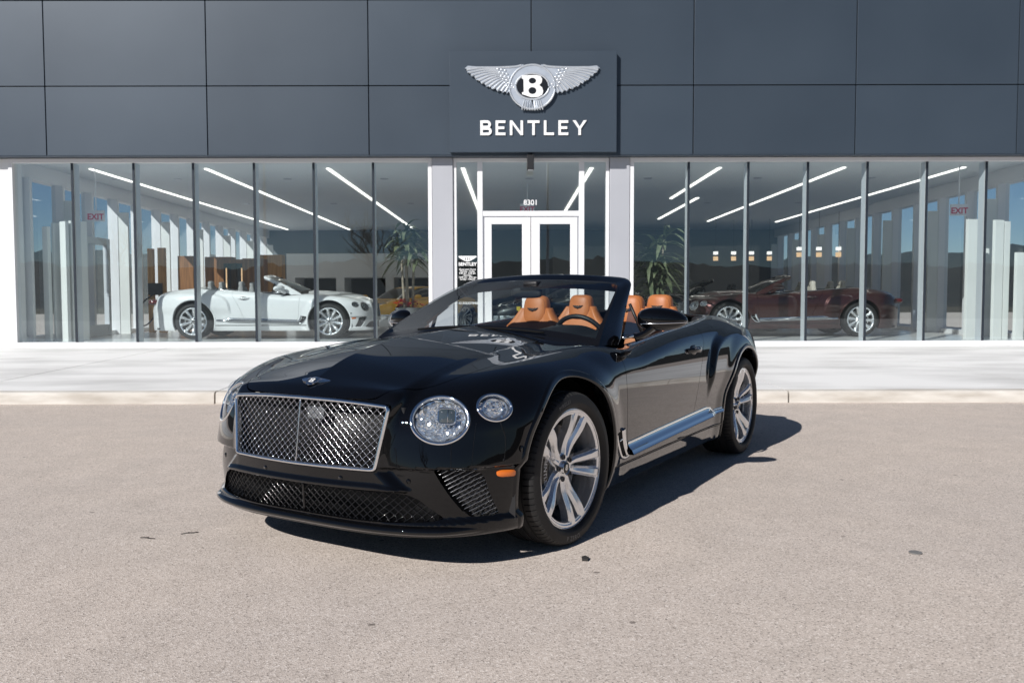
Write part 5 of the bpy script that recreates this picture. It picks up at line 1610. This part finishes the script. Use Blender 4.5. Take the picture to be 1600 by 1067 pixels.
def street_lamp(P, loc, label, g, dirx=1):
    t = thing('lamp_post', label, 'lamp post', loc, 0, g)
    mb = MB(); mb.tube([(0,0,0),(0,0,9.2)], [.10,.06], 12); mb.lathe([(.0,0),(.24,0),(.24,.55),(.0,.55)], 20, axis='z'); mb.build('pole', P['mullion'], t)
    mb = MB(); mb.tube([(0,0,9.1),(dirx*.9,0,9.25)], .04, 8); mb.box(min(dirx*.7,dirx*1.35), max(dirx*.7,dirx*1.35), -.17,.17,9.2,9.33,bev=.02); mb.build('lamp_head', P['black'], t)
def sports_car(name, label, loc, rz, paint, M, wheels, shield=None):
    """low mid-engined coupe, simple panels"""
    t = thing(name, label, 'car', loc, rz)
    T = spline([1.15,1.0,.7,.3,0,-.3,-.6,-1.0,-1.4,-1.9,-2.4,-2.9,-3.3,-3.6],[.50,.56,.655,.735,.78,.80,.81,.83,.85,.88,.90,.90,.88,.84])
    TC = spline([.3,-.2,-.5,-.8,-1.2,-1.6,-2.0,-2.5,-3.0,-3.5],[.55,.76,.90,1.05,1.17,1.19,1.16,1.06,.92,.75])
    Wt = spline([0,.2,.4,.6,.8,1.0],[.86,.93,.965,.965,.90,.74])
    def F(P):
        x, y, z = P[:, 0], np.abs(P[:, 1]), P[:, 2]
        W = Wt(z)+.03*np.exp(-((x+2.6)/.5)**2)+.015*np.exp(-(x/.5)**2)
        xs = np.maximum(x, 0); xr = np.maximum(-2.6-x, 0)
        e = ((y/W)**2.8+(xs/(1.12-.25*np.maximum(z-.45, 0)))**2.8+(xr/.92)**2.8+1e-12)**(1/2.8)
        a = (e-1)*W
        b = z-(T(x)+.05*np.exp(-((y-.68)/.2)**2)*np.exp(-(x/.6)**2)-.06*np.exp(-(y/.4)**2)*sstep((x+.2)/.8))
        body = smax(a, b, .16)
        cab = smax(smax(z-TC(x)+.12*(y/.6)**4, y-.62+.28*np.maximum(z-.85, 0), .14), x-.2, .1)
        return smax(smin(body, cab, .06), .14-z, .04)
    def hit(O, D):
        lo = np.zeros(len(O)); hi = np.full(len(O), 1.8)
        for _ in range(20):
            m = (lo+hi)/2; ins = F(O+D*m[:, None]) < 0; lo = np.where(ins, m, lo); hi = np.where(ins, hi, m)
        return O+D*hi[:, None]
    us = [('r', PI/2*k/14*.999) for k in range(14, 0, -1)]+[('m', x) for x in np.linspace(-2.7, .2, 80)]+[('f', PI/2*k/26*.999) for k in range(1, 27)]
    th = np.linspace(-PI/2, PI/2, 70); O = []; D = []
    for k, u in us:
        for a in th:
            c, s_ = math.cos(a), math.sin(a)
            if k == 'm': O.append((u, 0, .45)); D.append((0, c, s_))
            else: O.append((.2 if k == 'f' else -2.7, 0, .45)); D.append((math.sin(u)*(1 if k == 'f' else -1), math.cos(u)*c, math.cos(u)*s_))
    V = hit(V3(O), V3(D)); n = len(th)
    S = Surf(V, [(i*n+j, i*n+j+1, (i+1)*n+j+1, (i+1)*n+j) for i in range(len(us)-1) for j in range(n-1)])
    P = S.clip(S.polys, lambda v: v[:, 2]-.15)
    P = S.clip(P, lambda v: np.where(v[:, 1] > .5, np.minimum(np.hypot(v[:, 0], v[:, 2]-.34), np.hypot(v[:, 0]+2.6, v[:, 2]-.345))-.385, 1.0))
    gl = lambda v: np.minimum(np.minimum(v[:, 2]-T(v[:, 0])-.045, TC(v[:, 0])-.02+np.where(np.abs(v[:, 1]) < .45, 9*(v[:, 0]+1.0), 0)-v[:, 2]-.0), np.minimum(.1-v[:, 0], v[:, 0]+2.3))
    ws = S.clip(P, lambda v: gl(v)-.002); P = S.clip(P, lambda v: -gl(v)-.002)
    lamp_ = lambda v: sdpoly(v[:, 0], v[:, 1], [(.86,.55),(.55,.74),(.28,.83),(.40,.72),(.66,.54)])*np.where(v[:, 2] > .45, 1, -1)
    lp = S.clip(P, lambda v: lamp_(v)-.002); P = S.clip(P, lambda v: -lamp_(v)-.002)
    def fin(polys, nm, m):
        used = sorted({i for p in polys for i in p}); mp = {i: k for k, i in enumerate(used)}
        V = S.V[used]; f = [tuple(mp[i] for i in p) for p in polys]; b = len(V)
        return obj(nm, np.concatenate([V, V*np.array([1,-1,1])]), f+[tuple(reversed([i+b for i in p])) for p in f], m, t)
    fin(P, 'body', paint); fin(ws, 'windows', M['darkglass']); fin(lp, 'headlight', M['crystal'])
    mb = MB(); mb.box(-3.3, .85, -.60, .60, .15, .45); mb.build('underbody', M['black'], t, smooth=False)
    for x, y, r in ((0,.80,0),(0,-.80,1),(-2.6,.80,0),(-2.6,-.80,1)):
        w = place_wheel(wheels, t, (x, y, .345), 20, bool(r)); w.scale = (.91,.91,.91)
    for s in (1, -1):
        mb = MB(); vs, fs = superell((-.55, s*.98, .90), .07, .10, .055, .9); mb.add(vs, fs); mb.tube([(-.52,s*.90,.87),(-.48,s*.78,.83)], .022, 8); mb.build('wing_mirror', paint, t)
    if shield:
        mb = MB(); mb.prism([(-.045,.06),(-.045,-.01),(0,-.065),(.045,-.01),(.045,.06)], lambda a, b, d: (.30+a, (.995+d), .60+b), 0, .004); mb.build('shield_badge', shield, t, smooth=False)
    return t

def build_showroom_things(P, M):
    exit_sign(P, (-8.75, 18.0, 2.95), 'hanging exit sign in front of the left window wall', 'exit signs')
    exit_sign(P, (.37, 20.5, 3.35), 'hanging exit sign seen through the glass over the entrance doors', 'exit signs')
    exit_sign(P, (9.2, 17.6, 3.0), 'hanging exit sign at the right end of the showroom', 'exit signs')
    # white upright display panels
    def slab(x, y, w, h, rz, label):
        o = MB().box(-w/2, w/2, -.035, .035, 0, h, bev=.003).build('display_panel', P['slab'], None, smooth=False)
        o.location = (x, y, FZ); o.rotation_euler = (0, 0, rz)
        tag(o, label, 'panel', 'upright white display panels')
    for k, (x, y, w, h, rz) in enumerate(((-9.35,17.15,.17,2.30,-.5),(-9.17,17.32,.32,2.38,1.1),(-8.98,17.12,.20,2.40,-.5),(-8.80,17.32,.36,2.42,1.1))):
        slab(x, y, w, h, rz, ('narrow white panel nearest the left end of the glass front','pale grey angled panel second from the left end wall','slim white panel third from the left end wall','wide grey white panel beside the first left mullion')[k])
    for k, (x, y, w, h, rz) in enumerate(((9.32,17.25,.30,2.42,.25),(9.58,17.4,.05,2.44,.2),(9.80,17.2,.22,2.40,.3),(10.02,17.3,.14,2.38,.3),(10.25,17.2,.2,1.75,.2))):
        slab(x, y, w, h, rz, ('wide white panel leftmost of the right hand group','very thin white panel second in the right hand group','sunlit white panel third in the right hand group','narrow white panel fourth in the right hand group','short white panel at the right edge of the photo')[k])
    # timber posts with a charger and its cable
    t = thing('charging_post', 'two pale oak posts with a black looped charging cable beside the white car', 'charger', (-9.05, 21.6, FZ))
    mb = MB(); mb.box(-.16,-.02,-.06,.06,0,2.12,bev=.006); mb.build('oak_post', P['wood'], t, smooth=False)
    mb = MB(); mb.box(.10,.28,-.07,.05,0,2.14,bev=.006); mb.build('oak_post', P['wood'], t, smooth=False)
    mb = MB(); mb.box(-.13,.22,-.14,-.062,.95,1.25,bev=.01); mb.build('charger_box', P['black'], t, smooth=False)
    mb = MB(); mb.tube(catmull([(.05,-.15,1.0),(-.25,-.18,.75),(-.36,-.2,.40),(-.22,-.22,.18),(.02,-.25,.35),(.08,-.25,.62),(.28,-.35,.60),(.62,-.9,.62)], 8), .018, 8); mb.build('charging_cable', P['rubber'], t)
    def cab(x, y, w, d, h, m, label, shelves=False):
        t = thing('cabinet', label, 'cabinet', (x, y, FZ), 0, 'timber display cabinets')
        mb = MB(); mb.box(-w/2, w/2, -d/2, d/2, 0, h, bev=.005); mb.build('carcass', m, t, smooth=False)
        if shelves:
            mb = MB(); mb.box(-w*.3, w*.3, -d/2-.012, -d/2-.001, .35, h-.12); mb.build('glass_door', M['darkglass'], t, smooth=False)
            for k in (-.22, .22):
                mb = MB(); mb.box(k*w-.015, k*w+.015, -d/2-.03, -d/2-.013, .4, h-.25); mb.build('light_bar', P['lampwarm'], t, smooth=False)
    cab(-8.75, 23.0, .42, .3, 2.0, P['wood2'], 'narrow walnut cabinet right of the oak charging posts')
    cab(-8.75, 25.6, .8, .4, 2.1, P['wood2'], 'walnut cabinet behind the tail of the white car')
    cab(-7.95, 24.6, 1.0, .4, 1.98, P['wood2'], 'walnut cabinet with lit glass door behind the white car', True)
    cab(-7.05, 24.9, .75, .4, 2.12, P['wood'], 'oak cabinet right of the lit glass cabinet')
    cab(-6.75, 22.4, .55, .4, 1.9, P['wood2'], 'dark walnut cabinet behind the white car windscreen')
    # pendant lamps
    for r, (y, x0, n, w) in enumerate(((29.5, 7.05, 4, 'front'), (27.0, 9.1, 4, 'back'))):
        for k in range(n):
            t = thing('pendant_lamp', ('first','second','third','fourth')[k]+' small pendant from the left in the '+('left row' if r == 0 else 'right row')+' over the dark red car', 'lamp', (x0+.62*k, y, 2.66), 0, 'small pendant lamps')
            mb = MB(); mb.lathe([(0,-.16),(.085,-.16),(.085,-.02),(0,-.02)], 14, axis='z'); mb.build('warm_shade', P['lampwarm'], t, autosmooth=40)
            mb = MB(); mb.lathe([(0,.05),(.085,.05),(.085,.15),(0,.15)], 14, axis='z'); mb.build('white_shade', P['lampwhite'], t, autosmooth=40)
            mb = MB(); mb.tube([(0,0,.15),(0,0,3.93-2.66)], .006, 5); mb.build('cord', P['black'], t)
    leafy_plant(P, 'potted_plant', 'tall potted plant with bare canes and red flowers left of the entrance', (-2.12, 17.45, FZ), 3, .95, 1.98, .45, 80)
    leafy_plant(P, 'potted_plant', 'bushy potted plant with drooping leaves right of the entrance', (2.95, 17.45, FZ), 8, 1.15, 1.85, .95, 170)

def finish_scene():
    sc = bpy.context.scene
    P = place_materials(); M = car_materials()
    B = build_place(P)
    # --- the car in front
    TH = .5449; CAR = (-.5126, 4.5936, 0)
    car = build_car(M, 1.0)
    car.location = CAR; car.rotation_euler = (0, 0, math.atan2(-math.cos(TH), -math.sin(TH)))
    tag(car, 'glossy black convertible with open roof and tan seats parked on the asphalt', 'car')
    # --- cars indoors: the same body in other colours on ten-spoke wheels
    W2 = wheel_meshes(M, 'ten', False)
    index_kids()
    def indoor(label, loc, rz, swap):
        r = car.copy(); C.objects.link(r); r.location = loc; r.rotation_euler = (0, 0, rz); r['label'] = label
        def walk(src, par):
            for ch in KIDS.get(src.name, []):
                if ch.name.split('.')[0] == 'wheel': continue
                c = ch.copy(); C.objects.link(c); c.parent = par
                for i, sl in enumerate(c.material_slots):
                    if sl.material and sl.material.name in swap:
                        sl.link = 'OBJECT'; sl.material = swap[ch.material_slots[i].material.name]
                walk(ch, c)
        walk(car, r)
        for x, s, a in ((0,1,10),(-WB,1,0),(0,-1,30),(-WB,-1,22)):
            place_wheel(W2, r, (x, .836*s, RW), a, s < 0)
        return r
    wp = mat('white_paint', (.80,.81,.82), .35, coat=1.0, coat_rough=.01)
    rp = mat('burgundy_paint', (.055,.014,.013), .32, .55, coat=1.0, coat_rough=.01)
    gl = mat('grey_leather', (.30,.30,.30), .5); dg = mat('dark_leather', (.03,.03,.032), .5)
    bl = mat('beige_leather', (.48,.44,.38), .5)
    bonnet_grey = None
    indoor('white convertible with open roof behind the left windows facing right', (-3.84, 18.77, FZ), 0.0, {'black_paint': wp, 'tan_leather': gl, 'tan_piping': dg, 'chrome': M['darkchrome'], 'lattice_chrome': M['gloss_black'], 'cut_crystal': M['darkglass']})
    indoor('dark red convertible with pale seats behind the right windows facing left', (4.72, 19.40, FZ), PI, {'black_paint': rp, 'tan_leather': bl, 'tan_piping': gl})
    indoor('black convertible parked behind the dark red car', (3.9, 23.0, FZ), PI-.12, {'tan_leather': dg, 'tan_piping': dg})
    yp = mat('yellow_paint', (.95,.50,.03), .35, coat=1.0)
    kp = mat('black_sports_paint', (.006,.006,.008), .4, coat=1.0)
    sports_car('sports_car', 'low yellow sports car behind the white car and the potted plant', (-3.55, 22.2, FZ), -2.2, yp, M, W2)
    sports_car('sports_car', 'low black sports car with a yellow shield seen through the entrance glass', (.3, 20.6, FZ), PI+.15, kp, M, W2, mat('shield_yellow', (.70,.50,.06), .4))
    for o in list(W2.values()):      # the pattern wheel itself is not part of the scene
        bpy.data.objects.remove(o)
    build_showroom_things(P, M)
    def chip(name, label, x, y, pts, h, m):
        mb = MB(); mb.prism(pts, lambda a, b, d: (a, b, d), 0, h); o = mb.build(name, m, None, smooth=False); o.location = (x, y, .002); tag(o, label, name.replace('_', ' '))
    dk = mat('dark_debris', (.03,.027,.025), .9)
    chip('tar_chip', 'small dark chip lying on the asphalt below the front wheel', .335, 3.86, [(-.016,-.022),(.010,-.026),(.018,.006),(.004,.028),(-.014,.018)], .010, dk)
    chip('steel_plate', 'small round metal cap set in the asphalt at the lower right', 1.90, 3.95, [(.030*math.cos(t), .030*math.sin(t)) for t in np.linspace(0, 2*PI, 18, endpoint=False)], .004, mat('worn_steel', (.28,.27,.26), .5, .3))
    for i, (x, y, r, lb) in enumerate(((-1.66, 4.31, .4, 'dry twig on the asphalt nearest the left end of the front bumper'), (-1.84, 4.22, -.3, 'dry twig farther left on the asphalt beside the front bumper'))):
        mb = MB(); mb.tube([(-.04,0,.002),(-.012,.004,.004),(.018,-.003,.004),(.045,.006,.002)], .0022, 5); mb.tube([(-.012,.004,.003),(.0,.018,.003)], .0016, 5)
        o = mb.build('twig', dk); o.location = (x, y, .001); o.rotation_euler = (0, 0, r); tag(o, lb, 'twig')
    # --- across the street, seen in the glass and in the paint
    rg = random.Random(4)
    hb = MB(); n = 901; v = []
    for k in range(n):
        a = 2*PI*k/(n-1)
        r = 320+30*math.sin(2*PI*k/(n-1)*5); h = 15+rg.uniform(-.7,.7)+.9*math.sin(2*PI*k/(n-1)*7)+.7*math.sin(k*.137+1)+.5*math.sin(k*.51)+.4*math.sin(k*.72)
        x, y = r*math.cos(a), r*math.sin(a)
        v += [(x*.45, y*.45, -.04), (x*.72, y*.72, h*.28), (x, y, h), (x*1.25, y*1.25, h*.8)]
    hb.add(v, [(k*4+i, (k+1)*4+i, (k+1)*4+i+1, k*4+i+1) for k in range(n-1) for i in range(3)])
    tag(hb.build('hills', P['hill']), kind='structure')
    bare_tree(P, 'leafless tree mirrored in the glass above the yellow car', (-7.9, -25, -.05), 11, 9.6, g='leafless trees across the street')
    bare_tree(P, 'leafless tree mirrored in the glass above the wooden cabinets', (-26, -24, -.05), 5, 8.0, g='leafless trees across the street')
    for (x, y), lb in zip(((-13.0,-12),(1.9,-12.5),(9.4,-13),(21.5,-12)), ('lamp post mirrored as a pale line left of the white car nose','lamp post mirrored in the glass over the right entrance door','lamp post mirrored beside the first right mullion','lamp post mirrored at the far right window')):
        street_lamp(P, (x, y, 0), lb, 'lamp posts along the street')
    # --- camera, light, sky
    f_, H, p, r = 1327.4, 1.2012, .0503, .0020
    cam = bpy.data.cameras.new('Camera'); co = bpy.data.objects.new('Camera', cam); C.objects.link(co); sc.camera = co
    cam.sensor_width = 36; cam.lens = f_/1600*36; cam.clip_end = 4000; cam.clip_start = .05
    co.matrix_world = Matrix.Translation((0, 0, H)) @ Matrix.Rotation(PI/2-p, 4, 'X') @ Matrix.Rotation(-r, 4, 'Z')
    cam.dof.use_dof = True; cam.dof.focus_distance = 4.5; cam.dof.aperture_fstop = 5.6
    w = bpy.data.worlds.new('World'); sc.world = w; w.use_nodes = True; nt = w.node_tree
    sk = nt.nodes.new('ShaderNodeTexSky'); sk.sky_type = 'NISHITA'; sk.sun_disc = False
    sk.sun_elevation = math.radians(SUN_EL); sk.sun_rotation = math.radians(SUN_AZ); sk.air_density = .75; sk.dust_density = .05; sk.ozone_density = 3.0
    nt.links.new(sk.outputs[0], nt.nodes['Background'].inputs[0]); nt.nodes['Background'].inputs[1].default_value = SKY
    l = bpy.data.lights.new('sun', 'SUN'); l.energy = SUN; l.angle = math.radians(.5); l.color = (1, .965, .925)
    lo = bpy.data.objects.new('sun', l); C.objects.link(lo); lo.location = (-6, -8, 8)
    a = math.radians(SUN_AZ); e = math.radians(SUN_EL)
    d = Vector((-math.sin(a)*math.cos(e), -math.cos(a)*math.cos(e), -math.sin(e)))
    lo.rotation_euler = d.to_track_quat('-Z', 'Y').to_euler()
    sc.view_settings.view_transform = 'Standard'; sc.view_settings.look = 'None'; sc.view_settings.exposure = 0
    sc.cycles.use_denoising = True
    sc.cycles.max_bounces = 10; sc.cycles.transparent_max_bounces = 16; sc.cycles.glossy_bounces = 5; sc.cycles.diffuse_bounces = 4
    sc.cycles.caustics_reflective = False; sc.cycles.caustics_refractive = False
    sc.cycles.sample_clamp_indirect = 8
    return car

SUN_EL, SUN_AZ, SUN, SKY = 33.6, 215.7, 5.0, .05
finish_scene()
